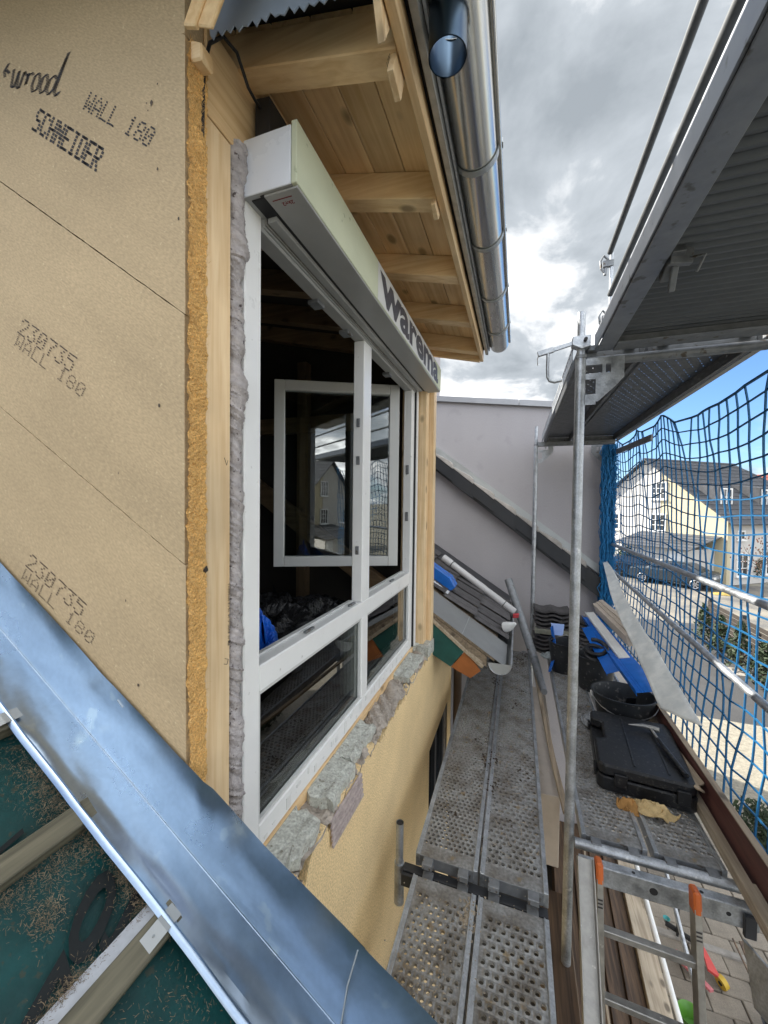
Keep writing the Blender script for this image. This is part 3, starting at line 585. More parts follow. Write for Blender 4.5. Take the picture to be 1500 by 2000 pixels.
# foam bead
def foam(uu, vv):
    z = 0.62+2.20*vv; a = uu*math.pi
    rr_ = 0.0225+0.005*nA(z*16)+0.004*nB(z*45+uu*3)+(0.014 if 2.05 < z < 2.2 else 0)*math.sin((z-2.05)/0.15*math.pi) + (0.006 if z > 2.5 else 0)
    rr_ += 0.006*abs(nC(z*90+uu*4))+0.003*nB(z*210+uu*11)
    return (-0.80+0.030*math.sin(a)*(rr_/0.026)+0.003*nB(z*70+uu*9), 0.927-math.cos(a)*rr_*1.02, z)
build('foam_bead', MB().grid(foam, 12, 620), foamm, smooth=True, label='lumpy grey mauve foam bead squeezed between post and window frame', cat='foam')

# ================================================================== window
wn = thing('window', (-0.8, 1.95, 0.66), 'white framed dormer window with open casement and fixed lower panes', 'window')
XF, XB = -0.78, -0.842
def fr(name, a, b, m=pvc, bev=0.004): return build(name, box(a, b), m, wn, bevel=bev)
fr('jamb', (XB, 0.955, 0.655), (XF, 1.032, 2.72)); fr('jamb', (XB, 2.85, 0.655), (XF, 2.93, 2.72))
fr('sill', (XB, 1.032, 0.655), (XF-0.0005, 2.85, 0.735)); fr('transom', (XB, 1.032, 1.178), (XF-0.0005, 2.85, 1.265))
fr('head', (XB, 1.032, 2.655), (XF-0.0005, 2.85, 2.72), boxgrey)
fr('mullion', (XB, 1.893, 1.265), (XF-0.001, 2.0, 2.655)); fr('mullion', (XB, 1.903, 0.735), (XF-0.001, 1.985, 1.178))
def beads(y0, y1, z0, z1):
    m = MB()
    for a, b in (((XF-0.02, y0, z0), (XF-0.007, y0+0.012, z1)), ((XF-0.02, y1-0.012, z0), (XF-0.007, y1, z1)), ((XF-0.02, y0+0.012, z0), (XF-0.007, y1-0.012, z0+0.012)), ((XF-0.02, y0+0.012, z1-0.012), (XF-0.007, y1-0.012, z1))): m.box(a, b)
    return m
for y0, y1 in ((1.032, 1.903), (1.985, 2.85)):
    build('glazing_bead', beads(y0, y1, 0.735, 1.178), sashm, wn)
    build('pane', box((XF-0.045, y0, 0.735), (XF-0.024, y1, 1.178)), clear, wn)
# inner rebates of the open upper lights
rb = MB()
for y0, y1 in ((1.032, 1.885), (2.01, 2.85)):
    rb.box((XB-0.010, y0+0.004, 1.265), (XB+0.012, y1-0.004, 1.274))
build('rebate', rb, sashm, wn, bevel=0.002)
hg = MB()
for y, z in ((1.35, 1.268), (1.78, 1.268), (2.45, 1.268)): hg.box((XB+0.03, y, z-0.002), (XB+0.045, y+0.07, z+0.008))
for z in (1.52, 2.0, 2.2): hg.box((XB+0.022, 1.885, z), (XB+0.042, 1.895, z+0.045))
for z in (1.66, 2.02): hg.box((XB+0.022, 2.842, z), (XB+0.045, 2.852, z+0.07))
for y in (1.45, 1.75, 2.4): hg.box((XB-0.02, y, 2.64), (XB+0.03, y+0.06, 2.657))
build_split('lock_plate', hg, galvdark, wn, bevel=0.002)
build('gasket', box((XF-0.01, 2.932, 0.66), (XF+0.012, 2.944, 2.72)), gasket, wn)
build('guide_rail', MB().box((XF-0.04, 2.946, 0.66), (XF+0.02, 2.985, 2.70)), pvc, wn, bevel=0.003)
dp = MB()
for i in range(26):
    y = 1.05+i*0.07+rj(0.02); h_ = random.uniform(0.004, 0.012)
    dp.box((XF, y, 0.665+random.uniform(0, 0.05)), (XF+0.002, y+random.uniform(0.01, 0.03), 0.672+random.uniform(0, 0.05)+h_))
for f_ in range(0): pass
# open casement, hinged on the far jamb
A = Vector((-0.868, 2.815, 0)); Bv = Vector((-1.70, 2.40, 0)); ed = (Bv-A).normalized(); nn = Vector((ed.y, -ed.x, 0))
if nn.y > 0: nn = -nn
Lw = (Bv-A).length; z0, z1 = 1.315, 2.695
def sbar(ua, ub, za, zb, dep=0.062):
    m = MB(); p = A+ed*ua; q_ = A+ed*ub
    m.prism([(p.x, p.y, za), (q_.x, q_.y, za), (q_.x, q_.y, zb), (p.x, p.y, zb)], tuple(-nn*dep)); return m
sm_ = MB()
for a in ((0, 0.075, z0, z1), (Lw-0.075, Lw, z0, z1), (0.075, Lw-0.075, z0, z0+0.075), (0.075, Lw-0.075, z1-0.075, z1)):
    t_ = sbar(*a); sm_.add(t_.v, t_.f)
sh = build('casement', sm_, sashm, wn, bevel=0.004)
p, q_ = A+ed*0.075-nn*0.028, A+ed*(Lw-0.075)-nn*0.028
build('pane', MB().prism([(p.x, p.y, z0+0.075), (q_.x, q_.y, z0+0.075), (q_.x, q_.y, z1-0.075), (p.x, p.y, z1-0.075)], tuple(-nn*0.02)), sashglass, sh)
hp = A+ed*(Lw-0.045)-nn*0.065
build('handle', MB().tube([hp, hp-nn*0.045, hp-nn*0.05-ed*0.12], 0.009, 8), whitepaint, sh, smooth=True)

# sill remains
sl = thing('sill_ledge', (-0.72, 1.8, 0.6), 'broken ledge of pale green insulation blocks and mortar under the window', 'ledge')
def block(y0, y1, z0, z1, x1, sag=0.0):
    top_, n_ = [], 9
    for k in range(n_): top_.append((x1+rj(0.010), y0+(y1-y0)*k/(n_-1)+rj(0.006), z1-0.012-sag+rj(0.004)))
    for k in range(4): top_.append((x1+(-0.775-x1)*(k+1)/5+rj(0.004), y1+rj(0.012), z1-0.008+rj(0.004)))
    top_ += [(-0.775, y1+rj(0.01), z1), (-0.775, y0+rj(0.01), z1)]
    for k in range(4): top_.append((-0.775+(x1+0.775)*(k+1)/5+rj(0.004), y0+rj(0.012), z1-0.008+rj(0.004)))
    cx = sum(p[0] for p in top_)/len(top_); cy = sum(p[1] for p in top_)/len(top_); N_ = len(top_)
    mid = [(p[0]*0.92+cx*0.08, p[1]*0.92+cy*0.08, p[2]+0.003+rj(0.001)) for p in top_]
    bot = [(p[0]+rj(0.006), p[1]+rj(0.006), z0+rj(0.006)) for p in top_]
    m = MB(); m.v = top_+mid+bot+[(cx, cy, z1-0.004)]
    for k in range(N_):
        k2 = (k+1) % N_; m.f += [(k, k2, N_+k2, N_+k), (k2, k, 2*N_+k, 2*N_+k2), (N_+k, N_+k2, 3*N_)]
    return build('insulation_block', m, xps, sl)
block(0.70, 0.93, 0.60, 0.648, -0.675); block(0.99, 1.24, 0.595, 0.648, -0.668, 0.006); block(1.32, 1.56, 0.592, 0.648, -0.664, 0.006); block(1.565, 1.86, 0.60, 0.646, -0.678, 0.004); block(2.44, 2.86, 0.60, 0.645, -0.672); block(2.95, 3.18, 0.56, 0.67, -0.655)
def rub(uu, vv):
    y = 0.66+2.4*vv; x = -0.78+0.125*uu
    return (x, y, 0.612+0.022*nA(y*22+uu*4)+0.012*nB(y*55+uu*9)-0.03*uu**3)
build('mortar', MB().grid(rub, 8, 160), rough_plaster, sl)
build('timber_strip', box((-0.80, 0.95, 0.612), (-0.772, 2.95, 0.653)), spruceY, sl)
sc_ = MB()
for k in range(5): sc_.prism([(-0.658+0.002*k, 1.30, 0.575-k*0.022), (-0.650+0.002*k, 1.30, 0.570-k*0.022), (-0.648+0.002*k, 1.60, 0.56-k*0.022), (-0.656+0.002*k, 1.60, 0.565-k*0.022)], (0, 0, -0.012))
build('plaster_profile', sc_, mat('pinkish_scrap', (0.42, 0.35, 0.33), 0.85, var=0.25, scale=40), sl)
tag(build('film_scraps', dp, whitepaint, wn), kind='stuff')
rb2 = MB()
for _ in range(260):
    y = random.uniform(0.72, 2.95); x = random.uniform(-0.765, -0.655); s_ = 0.003+0.014*random.random()**2.5; z = 0.60 if x > -0.69 else 0.615
    n_ = random.choice((4, 5)); ph = random.random()*6; o_ = len(rb2.v)
    rb2.v += [(x+s_*random.uniform(0.6, 1.2)*math.cos(ph+6.283*k/n_), y+s_*random.uniform(0.6, 1.2)*math.sin(ph+6.283*k/n_), z-0.01) for k in range(n_)]+[(x+rj(s_*0.4), y+rj(s_*0.4), z+s_*random.uniform(0.6, 1.3))]
    rb2.f += [(o_+k, o_+(k+1) % n_, o_+n_) for k in range(n_)]
tag(build('rubble', rb2, rough_plaster, sl), kind='stuff')
build('dark_pad', MB().box((-0.80, 0.935, 0.60), (-0.70, 0.985, 0.668)), mat('olive_pad', (0.10, 0.09, 0.055), 0.8, var=0.2), sl, bevel=0.004)

# ================================================================== shutter box
sb = thing('shutter_box', (-0.7, 2.0, 2.69), 'roller shutter box above the window, green front, white end and grey underside', 'shutter box')
zf0, zf1 = 2.690, 2.850
build('end_cap', box((-0.785, 0.942, 2.688), (-0.618, 0.947, 2.85)), boxwhite, sb, bevel=0.0015)
build('front_panel', MB().box((-0.618, 0.945, 2.69), (-0.600, 3.05, 2.862)), boxgreen, sb, bevel=0.002)
build('housing', MB().box((-0.785, 0.9475, 2.69), (-0.6185, 3.045, 2.845)), boxgrey, sb)
un = MB().box((-0.715, 0.955, 2.683), (-0.603, 3.045, 2.6895)).box((-0.760, 1.035, 2.672), (-0.728, 2.95, 2.6895)).box((-0.80, 1.035, 2.664), (-0.772, 2.94, 2.6895))
build('underside', un, boxgrey, sb, bevel=0.0015)
build('bottom_bar', MB().box((-0.770, 1.035, 2.668), (-0.7635, 2.94, 2.688)), alu, sb, bevel=0.001)
build('slot', MB().box((-0.728, 0.955, 2.687), (-0.715, 3.04, 2.6897)).box((-0.762, 0.962, 2.686), (-0.715, 1.034, 2.6897)), gasket, sb)
build('print_label', MB().box((-0.5998, 1.60, 2.694), (-0.5990, 2.80, 2.858)), labelm, sb)
text_mesh('lettering', 'warema', lettm, sb, (-0.5984, 1.625, 2.706), (0, 1, 0), (0, 0, 1), 0.132, 1.62, 0.035)
text_mesh('scribble', '2kg2', redink, sb, (-0.640, 0.985, 2.6825), (-1, 0, 0), (0, 1, 0), 0.018, 1.1, 0.02)
build('scribble', MB().box((-0.70, 0.975, 2.6822), (-0.635, 0.978, 2.6828)), redink, sb)
build('cable_tape', MB().prism([(-0.755, 0.965, 2.852), (-0.70, 0.965, 2.852), (-0.72, 0.985, 3.0), (-0.765, 0.98, 3.0)], (0, 0.09, 0.0)), bitumen, label='black tape patch standing on top of the shutter box', cat='tape')
build('cable', MB().tube([(-0.772, 0.783, 2.72), (-0.771, 0.784, 2.82), (-0.770, 0.787, 2.90), (-0.765, 0.80, 2.965), (-0.75, 0.83, 3.01), (-0.735, 0.865, 3.0), (-0.735, 0.91, 2.955), (-0.742, 0.95, 2.96), (-0.745, 0.975, 2.965)], 0.0045, 8), gasket, smooth=True, label='black cable running round the top of the post to the shutter box', cat='cable')

# ================================================================== dormer eave
def zb(x): return 2.912+0.235*(-0.31-x)
ev = thing('dormer_eave', (-0.5, 2.0, 2.9), 'timber eave of the dormer with rafters, boarded soffit and fascia', 'eave')
def rafter(y, w_=0.075):
    return build('rafter', MB().prism([(-1.6, y, zb(-1.6)), (-0.303, y, zb(-0.303)), (-0.303, y, zb(-0.303)+0.10), (-1.6, y, zb(-1.6)+0.10)], (0, w_, 0)), spruceX, ev, bevel=0.003)
for y in (0.915, 1.405, 1.915, 2.42, 2.90): rafter(y)
for i in range(9):
    xa = -0.304-i*0.122; xb_ = xa-0.1195
    if xb_ < -1.4: break
    t0, t1 = zb(xa)+0.1015, zb(xb_)+0.1015
    build('soffit_board', MB().prism([(xa, 0.92, t0), (xb_, 0.92, t1), (xb_, 0.92, t1+0.02), (xa, 0.92, t0+0.02)], (0, 2.14, 0)), soffitm, ev, bevel=0.0025)
build('fascia', box((-0.3005, 0.25, 2.902), (-0.276, 3.09, 3.05)), spruceY, ev, bevel=0.002)
build('verge_board', MB().prism([(-1.6, 3.052, zb(-1.6)-0.015), (-0.303, 3.052, zb(-0.303)-0.015), (-0.303, 3.052, zb(-0.303)+0.14), (-1.6, 3.052, zb(-1.6)+0.14)], (0, 0.035, 0)), spruceX, ev, bevel=0.003)
build('underlay', MB().prism([(-4.0, 0.25, zb(-4.0)+0.125), (-0.28, 0.25, zb(-0.28)+0.125), (-0.28, 0.25, zb(-0.28)+0.16), (-4.0, 0.25, zb(-4)+0.16)], (0, 2.85, 0)), bitumen, ev)
for i, y in enumerate((0.955, 1.445)):
    b = build('tail_block', MB().prism([(-0.304, y, 2.985), (-0.304, y-0.055, 2.845 if i < 1 else 2.88), (-0.304, y+0.012, 2.833 if i < 1 else 2.87), (-0.304, y+0.05, 2.945)], (-0.018, 0.0, 0)), spruceZ, ev, bevel=0.002)
    if i == 0: pass
tb = build('tail_block', MB().prism([(-0.304, 0.775, 2.95), (-0.304, 0.84, 2.84), (-0.304, 0.875, 2.91), (-0.304, 0.87, 2.985), (-0.304, 0.80, 3.0)], (-0.018, 0, 0)), spruceZ, ev, bevel=0.002)
text_mesh('number', 'L53350', ink, ev, (-0.3235, 0.925, 2.862), Vector((0, 0.42, 0.90)).normalized(), Vector((0, -0.90, 0.42)).normalized(), 0.022, 1.0, 0.01)
build('drip_edge', MB().prism([(-0.262, 0.25, 2.952), (-0.240, 0.25, 2.948), (-0.236, 0.25, 3.05), (-0.262, 0.25, 3.05)], (0, 2.84, 0)), dripm, ev, bevel=0.002)
build('gap_shade', box((-0.2755, 0.25, 2.975), (-0.2625, 3.05, 3.045)), bitumen, ev)  # dark strip standing in for the shade between fascia and drip edge
cmb = MB()
for k in range(360):
    y = 0.27+k*0.0078
    cmb.box((-0.2355, y, 2.985), (-0.2285, y+0.004, 3.045))
cmb.box((-0.2355, 0.25, 3.045), (-0.2285, 3.08, 3.06)).box((-0.2355, 0.25, 2.975), (-0.2285, 3.08, 2.985))
build('ventilation_comb', cmb, meshmetal, ev)
rt = MB()
for k in range(10):
    y = 0.25+k*0.285
    rt.prism([(-4.2, y, zb(-4.2)+0.20), (-0.215, y, zb(-0.215)+0.175), (-0.215, y, zb(-0.215)+0.195), (-4.2, y, zb(-4.2)+0.235)], (0, 0.28, 0))
build('roof_tile_course', rt, tilem, ev)
zz = [(-0.765, 0.80, 2.985)]
n = 30
for k in range(n+1):
    t = k/n; p_ = lerp((-0.755, 0.80, 2.975), (-0.36, 0.80, 2.925), t)
    zz.append((p_.x, 0.80, p_.z+0.012*(k % 2)+0.006*nA(k*1.3)))
zz += [(-0.36, 0.80, 3.06), (-0.765, 0.80, 3.16)]
build('hanging_underlay', MB().prism(zz, (0, 0.003, 0)), undersheet, ev)

# gutter
gt = thing('rain_gutter', (-0.183, 1.7, 3.03), 'half round steel gutter hung along the dormer eave with open outlet', 'gutter')
GC, GR, GZc = -0.162, 0.071, 3.03
def gut(uu, vv):
    a = math.pi*(1.0+1.0*uu); y = 0.3+2.79*vv
    return (GC+GR*math.cos(a), y, GZc+GR*math.sin(a))
hole_c = (-0.182, 0.945)
m = MB(); nu, nv = 28, 240
gv = [[gut(i/nu, j/nv) for j in range(nv+1)] for i in range(nu+1)]
idx = {}
for i in range(nu):
    for j in range(nv):
        c = gut((i+.5)/nu, (j+.5)/nv)
        if math.hypot(c[0]-hole_c[0], c[1]-hole_c[1]) < 0.042: continue
        m.quad(gv[i][j], gv[i+1][j], gv[i+1][j+1], gv[i][j+1])
o = build('trough', m, gutterm, gt)
bm = bmesh.new(); bm.from_mesh(o.data); bmesh.ops.remove_doubles(bm, verts=bm.verts, dist=1e-4); bmesh.ops.recalc_face_normals(bm, faces=bm.faces)
for q in bm.faces: q.smooth = True
bm.to_mesh(o.data); bm.free()
md = o.modifiers.new('thick', 'SOLIDIFY'); md.thickness = 0.0015
build('front_bead', MB().tube([(GC+GR+0.006, 0.3, GZc+0.002), (GC+GR+0.006, 3.09, GZc+0.002)], 0.009, 10), gutterm, gt, smooth=True)
st_ = MB()
for rr_, zz0 in ((0.046, 2.875), (0.0435, 2.875)):
    st_.add([(hole_c[0]+rr_*math.cos(2*math.pi*k/28), hole_c[1]+rr_*math.sin(2*math.pi*k/28), z) for z in (zz0, 2.99) for k in range(28)], [(k, (k+1) % 28, 28+(k+1) % 28, 28+k) for k in range(28)])
build('outlet', st_, guttin, gt, smooth=True)
ec = [(GC+GR*math.cos(math.pi*(1+k/20)), 3.088, GZc+GR*math.sin(math.pi*(1+k/20))) for k in range(21)]
build('end_cap', MB().prism(ec, (0, 0.003, 0)), gutterm, gt)
for y in (0.55, 1.40, 1.83, 2.30, 2.76):
    b = MB(); pts = [(GC+(GR+0.004)*math.cos(math.pi*(1+k/14)), y, GZc+(GR+0.004)*math.sin(math.pi*(1+k/14))) for k in range(15)]
    for p_, q2 in zip(pts, pts[1:]): b.beam(p_, q2, 0.022, 0.004, up=(Vector(p_)-Vector((GC, y, GZc))))
    b.box((-0.245, y-0.012, GZc-0.002), (GC-GR, y+0.012, GZc+0.004)); b.box((GC+GR-0.002, y-0.012, GZc), (GC+GR+0.018, y+0.012, GZc+0.016))
    build('bracket', b, zincold, gt)

# ================================================================== lower roof beyond the dormer, towards the lilac house
def rz2(x, d=0.0): return 0.95-0.64*(x+0.78)+d
fr2 = thing('far_roof', (-0.78, 4.2, 0.95), 'short tiled roof slope with cut eave between dormer and lilac wall', 'roof')
D2 = Vector((1, 0, -0.64)).normalized(); N2 = Vector((0.64, 0, 1)).normalized()
def sl2(name, xa, xb, ya, yb, d0, d1_, m_, bev=0.0, lab=None): return build(name, MB().prism([(xa, ya, rz2(xa, d0)), (xb, ya, rz2(xb, d0)), (xb, ya, rz2(xb, d1_)), (xa, ya, rz2(xa, d1_))], (0, yb-ya, 0)), m_, fr2, bevel=bev)
sl2('side_flashing', -3.5, -0.07, 3.20, 3.72, -0.004, 0.0, mat('grey_flashing', (0.27, 0.275, 0.27), 0.5, metal=0.35, var=0.06), 0.0)
sl2('flashing_joint', -0.42, -0.415, 3.2, 3.72, 0.0, 0.003, zincold)
sl2('wall_flashing', -3.5, -0.08, 5.02, 5.56, 0.02, 0.03, anth)
sl2('rafter_cut', -1.2, -0.22, 3.205, 3.26, -0.12, -0.035, oldwoodY); sl2('rafter_cut', -0.50, -0.25, 3.195, 3.25, -0.155, -0.10, palewoodY)
sl2('batten_cut', -1.2, -0.16, 3.21, 5.5, -0.03, -0.006, oldwoodY); sl2('roof_deck', -4.5, -0.10, 3.27, 5.56, -0.06, -0.032, bitumen)
build('green_panel', MB().prism([(-0.75, 3.190, 0.84), (-0.385, 3.190, 0.595), (-0.509, 3.190, 0.435), (-0.75, 3.190, 0.56)], (0, 0.012, 0)), greenmat, fr2, bevel=0.003)
build('orange_panel', MB().prism([(-0.383, 3.192, 0.590), (-0.262, 3.192, 0.435), (-0.345, 3.192, 0.362), (-0.505, 3.192, 0.432)], (0, 0.012, 0)), orangem, fr2, bevel=0.003)
build('verge_batten', MB().beam((-0.74, 3.186, 0.868), (-0.245, 3.186, 0.475), 0.02, 0.028), palewoodY, fr2, bevel=0.003)
tprof = [(0.0, 0.012), (0.05, 0.030), (0.10, 0.012), (0.15, 0.006), (0.20, 0.024), (0.25, 0.010), (0.298, 0.004)]
tme = None
for i in range(8):
    for j in range(5):
        x = -0.085-i*0.30; y = 3.74+j*0.30+(0.0)
        if y > 5.1: continue
        if tme is None:
            m = MB(); pl = []
            for s_ in (0, 1):
                for (a, h_) in tprof: pl.append(Vector((x, y+a, rz2(x)))-D2*(0.36*s_)+N2*(h_+0.028*(1-s_)))
            nn_ = len(tprof); m.add(pl+[q-N2*0.012 for q in pl[:nn_]], [(k, k+1, nn_+k+1, nn_+k) for k in range(nn_-1)]+[(2*nn_+k, 2*nn_+k+1, k+1, k) for k in range(nn_-1)])
            t0 = build('roof_tile', m, tilem, fr2); tme = t0.data; tb0 = (x, y)
        else:
            t_ = bpy.data.objects.new('roof_tile', tme); COL.objects.link(t_); t_.parent = fr2
            dx_ = x-tb0[0]; t_.location = (dx_+rj(0.004), y-tb0[1]+rj(0.003), -0.64*dx_+rj(0.003))
# far gutter
fg = thing('eave_gutter', (-0.115, 4.3, 0.515), 'small half round gutter end with half moon cap below the tiled slope', 'gutter')
m = MB().grid(lambda uu, vv: (-0.115+0.085*math.cos(math.pi*(1+uu)), 3.2+2.3*vv, 0.515+0.085*math.sin(math.pi*(1+uu))), 16, 1)
build('trough', m, zincold, fg, smooth=True); build('end_cap', MB().prism([(-0.115+0.085*math.cos(math.pi*(1+k/16)), 3.197, 0.515+0.085*math.sin(math.pi*(1+k/16))) for k in range(17)], (0, 0.003, 0)), zincold, fg)
build('rim', MB().tube([(-0.115+0.087*math.cos(math.pi*(1+k/16)), 3.197, 0.515+0.087*math.sin(math.pi*(1+k/16))) for k in range(17)], 0.005, 6).tube([(-0.027, 3.197, 0.52), (-0.027, 5.5, 0.52)], 0.008, 8), galv, fg, smooth=True)
# things lying on the slope
def on2(x, y, h): return Vector((x, y, rz2(x)))+N2*h
pp = thing('plastic_pipe', tuple(on2(-0.47, 4.73, 0.06)), 'light grey plastic drain pipe lying down the tiled slope', 'pipe')
a, b = on2(-0.93, 4.86, 0.075), on2(-0.055, 4.68, 0.075)
build('pipe', MB().tube([a, b], 0.042, 18), pipem, pp, smooth=True); build('socket', MB().tube([a, lerp(a, b, 0.13)], 0.047, 18), pipem, pp, smooth=True)
build('joint_ring', MB().tube([lerp(a, b, 0.13), lerp(a, b, 0.14)], 0.0445, 18).tube([lerp(a, b, 0.86), lerp(a, b, 0.868)], 0.0435, 18), gasket, pp, smooth=True)
bx = thing('blue_package', tuple(on2(-0.82, 3.9, 0.02)), 'blue wrapped package with white flap lying on the far roof beside the window post', 'package')
build('wrap', MB().prism([on2(-1.05, 3.92, 0.03), on2(-0.66, 3.92, 0.03), on2(-0.64, 3.92, 0.10), on2(-0.72, 3.92, 0.15), on2(-1.05, 3.92, 0.15)], (0, 0.16, 0)), bluepl, bx, bevel=0.012)
build('flap', MB().prism([on2(-1.0, 3.80, 0.02), on2(-0.66, 3.80, 0.02), on2(-0.66, 3.80, 0.03), on2(-1.0, 3.80, 0.03)], (0, 0.115, 0)), whitepl, bx)
fp = MB()
for k in range(9): fp.prism([on2(-0.95+k*0.03, 3.895, 0.031), on2(-0.938+k*0.03, 3.895, 0.031), on2(-0.938+k*0.03, 3.895, 0.036), on2(-0.95+k*0.03, 3.895, 0.036)], (0, 0.015, 0))
build('flap_print', fp, ink, bx)
m = MB().tube([(-0.10, 3.9, 0.60), (-0.06, 3.88, 0.62), (0.0, 3.86, 0.66)], [0.05, 0.045, 0.012], 12)
build('plastic_spout', m, whitepl, smooth=True, label='white plastic spout piece lying in the small gutter end', cat='pipe fitting')
build('red_carton', MB().prism([(-0.03, 4.2, 0.61), (0.025, 4.2, 0.62), (0.03, 4.2, 0.66), (-0.03, 4.2, 0.65)], (0, 0.05, 0)), mat('red_carton', (0.45, 0.04, 0.05), 0.6), bevel=0.004, label='small red carton above the gutter end on the tiled slope', cat='carton')

# ================================================================== lilac neighbour house
ln = thing('neighbour_house', (0, 5.6, GZ), 'lilac grey rendered neighbour wall with metal parapet and sloping verge', 'house')
zt = lambda x: 3.19-0.125*x
build('wall', MB().prism([(-1.9, 5.6, GZ), (1.03, 5.6, GZ), (1.03, 5.6, zt(1.03)), (-1.9, 5.6, zt(-1.9))], (0, 4.0, 0)), lilac, ln)
build('sun_blocker', box((-12, 5.7, GZ), (-1.91, 9.6, 6.0)), lilac, ln)  # unseen block added to keep the sun off the outer deck
for xa, xb in ((-1.9, -0.02), (-0.015, 1.08)):
    build('parapet_cap', MB().prism([(xa, 5.55, zt(xa)-0.05), (xb, 5.55, zt(xb)-0.05), (xb, 5.55, zt(xb)+0.03), (xa, 5.55, zt(xa)+0.03)], (0, 0.35, 0)), capm, ln, bevel=0.004)
vz = lambda x: 2.69-0.747*(x+1.225)
build('verge_soffit', MB().prism([(-1.9, 5.46, vz(-1.9)-0.33), (1.03, 5.46, vz(1.03)-0.40), (1.03, 5.46, vz(1.03)-0.14), (-1.9, 5.46, vz(-1.9)-0.13)], (0, 0.138, 0)), anth, ln)
build('verge_flashing', MB().prism([(-1.9, 5.53, vz(-1.9)-0.11), (1.03, 5.53, vz(1.03)-0.11), (1.03, 5.53, vz(1.03)), (-1.9, 5.53, vz(-1.9))], (0, 0.068, 0)), zincold, ln)
for k in range(10):
    xa = -1.75+k*0.285; xb = xa+0.30
    if xb > 1.05: break
    o_ = 0.018*(k % 2)
    build('verge_tile', MB().prism([(xa, 5.42, vz(xa)-0.135), (xb, 5.42, vz(xb)-0.150), (xb, 5.42, vz(xb)-0.075), (xb-0.05, 5.42, vz(xb)-0.028), (xa, 5.42, vz(xa)-0.115)], (0, 0.105, 0)), vergem, ln, bevel=0.006)
    build('verge_cheek', MB().prism([(xa+0.004, 5.428, vz(xa)-0.325-0.03*(k % 2)), (xb, 5.428, vz(xb)-0.325-0.03*(k % 2)), (xb, 5.428, vz(xb)-0.152), (xa+0.004, 5.428, vz(xa)-0.138)], (0, 0.03, 0)), anth, ln, bevel=0.004)

# ================================================================== scaffold
def plank(name, x0, x1, y0, y1, z, label, group, pitch=0.026, hr=0.0082, endm=0.07, holes=True, two=False, under=False):
    t = thing(name, ((x0+x1)/2, (y0+y1)/2, z), label, 'scaffold plank', group)
    m = MB(); mx = 0.022
    a, b, c, d = x0+mx, x1-mx, y0+endm, y1-endm
    ncol = int((b-a)/pitch); nrow = int((d-c)/(pitch*0.5))
    px = (b-a)/ncol; py = (d-c)/(nrow//2)
    V = m.v; Fc = m.f
    ang = [math.pi/8+k*math.pi/4 for k in range(8)]
    for rw in range(nrow//2):
        ya = c+rw*py; off = (px/2 if rw % 2 else 0)
        xs0 = a
        if off: m.quad((a, ya, z), (a+off, ya, z), (a+off, ya+py, z), (a, ya+py, z)); m.quad((b-px+off, ya, z), (b, ya, z), (b, ya+py, z), (b-px+off, ya+py, z))
        for cl in range(ncol-(1 if off else 0)):
            xa = a+off+cl*px; cx, cy = xa+px/2, ya+py/2
            if random.random() < 0.05:
                m.quad((xa, ya, z), (xa+px, ya, z), (xa+px, ya+py, z), (xa, ya+py, z)); continue
            o = len(V)
            V.extend([(xa, ya, z), (xa+px, ya, z), (xa+px, ya+py, z), (xa, ya+py, z)])
            V.extend([(cx+hr*math.cos(t_), cy+hr*math.sin(t_), z if under else z+0.0028) for t_ in ang])
            # octagon vertices start at 22.5deg: 0,1 right-top .. ; corners: 0 bl,1 br,2 tr,3 tl
            Fc.extend([(o+1, o+2, o+4, o+11), (o+2, o+5, o+4), (o+2, o+3, o+6, o+5), (o+3, o+7, o+6), (o+3, o+0, o+8, o+7), (o+0, o+9, o+8), (o+0, o+1, o+10, o+9), (o+1, o+11, o+10)])
            if not under:
                V.extend([(cx+hr*0.86*math.cos(t_), cy+hr*0.86*math.sin(t_), z-0.007) for t_ in ang])
                Fc.extend([(o+4+k, o+4+(k+1) % 8, o+12+(k+1) % 8, o+12+k) for k in range(8)])
    m.quad((a, y0, z), (b, y0, z), (b, c, z), (a, c, z)); m.quad((a, d, z), (b, d, z), (b, y1, z), (a, y1, z))
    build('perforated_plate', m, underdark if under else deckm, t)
    l_ = MB()
    for xa, xb in ((x0, x0+mx), (x1-mx, x1)):
        l_.box((xa, y0, z-0.062), (xb, y1, z+0.004)).box((xa, y0+0.001, z+0.004), (xa+0.007, y1-0.001, z+0.009))
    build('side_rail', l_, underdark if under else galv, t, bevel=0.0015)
    e_ = MB().box((a, y0, z-0.06), (b, y0+0.004, z-0.001)).box((a, y1-0.004, z-0.06), (b, y1, z-0.001))
    for xx in (a+0.02, b-0.07): e_.box((xx, y0-0.045, z-0.03), (xx+0.05, y0, z-0.002)).box((xx, y1, z-0.03), (xx+0.05, y1+0.045, z-0.002))
    build_split('end_hook', e_, galvdark, t, bevel=0.002)
    return t
G = 'perforated steel planks of the scaffold decks'
plank('scaffold_plank', -0.462, -0.152, 1.885, 4.95, 0.0, 'far inner perforated plank beside the yellow wall, littered along its seam', G, pitch=0.0265, hr=0.0092)
plank('scaffold_plank', -0.142, 0.168, 1.885, 4.95, 0.0, 'far inner perforated plank beside the open gap, with dirt at its far end', G, pitch=0.031, hr=0.0105)
plank('scaffold_plank', -0.455, -0.150, -1.0, 1.815, -0.045, 'nearest perforated plank next to the zinc flashing at the bottom edge', G, pitch=0.031, hr=0.0088)
plank('scaffold_plank', -0.140, 0.165, -1.0, 1.815, -0.045, 'nearest perforated plank left of the ladder at the bottom edge', G, pitch=0.034, hr=0.0112)
plank('scaffold_plank', 0.362, 0.672, 2.31, 5.35, 0.0, 'outer deck plank behind the big pole, under the tool case', G, pitch=0.030, hr=0.0105)
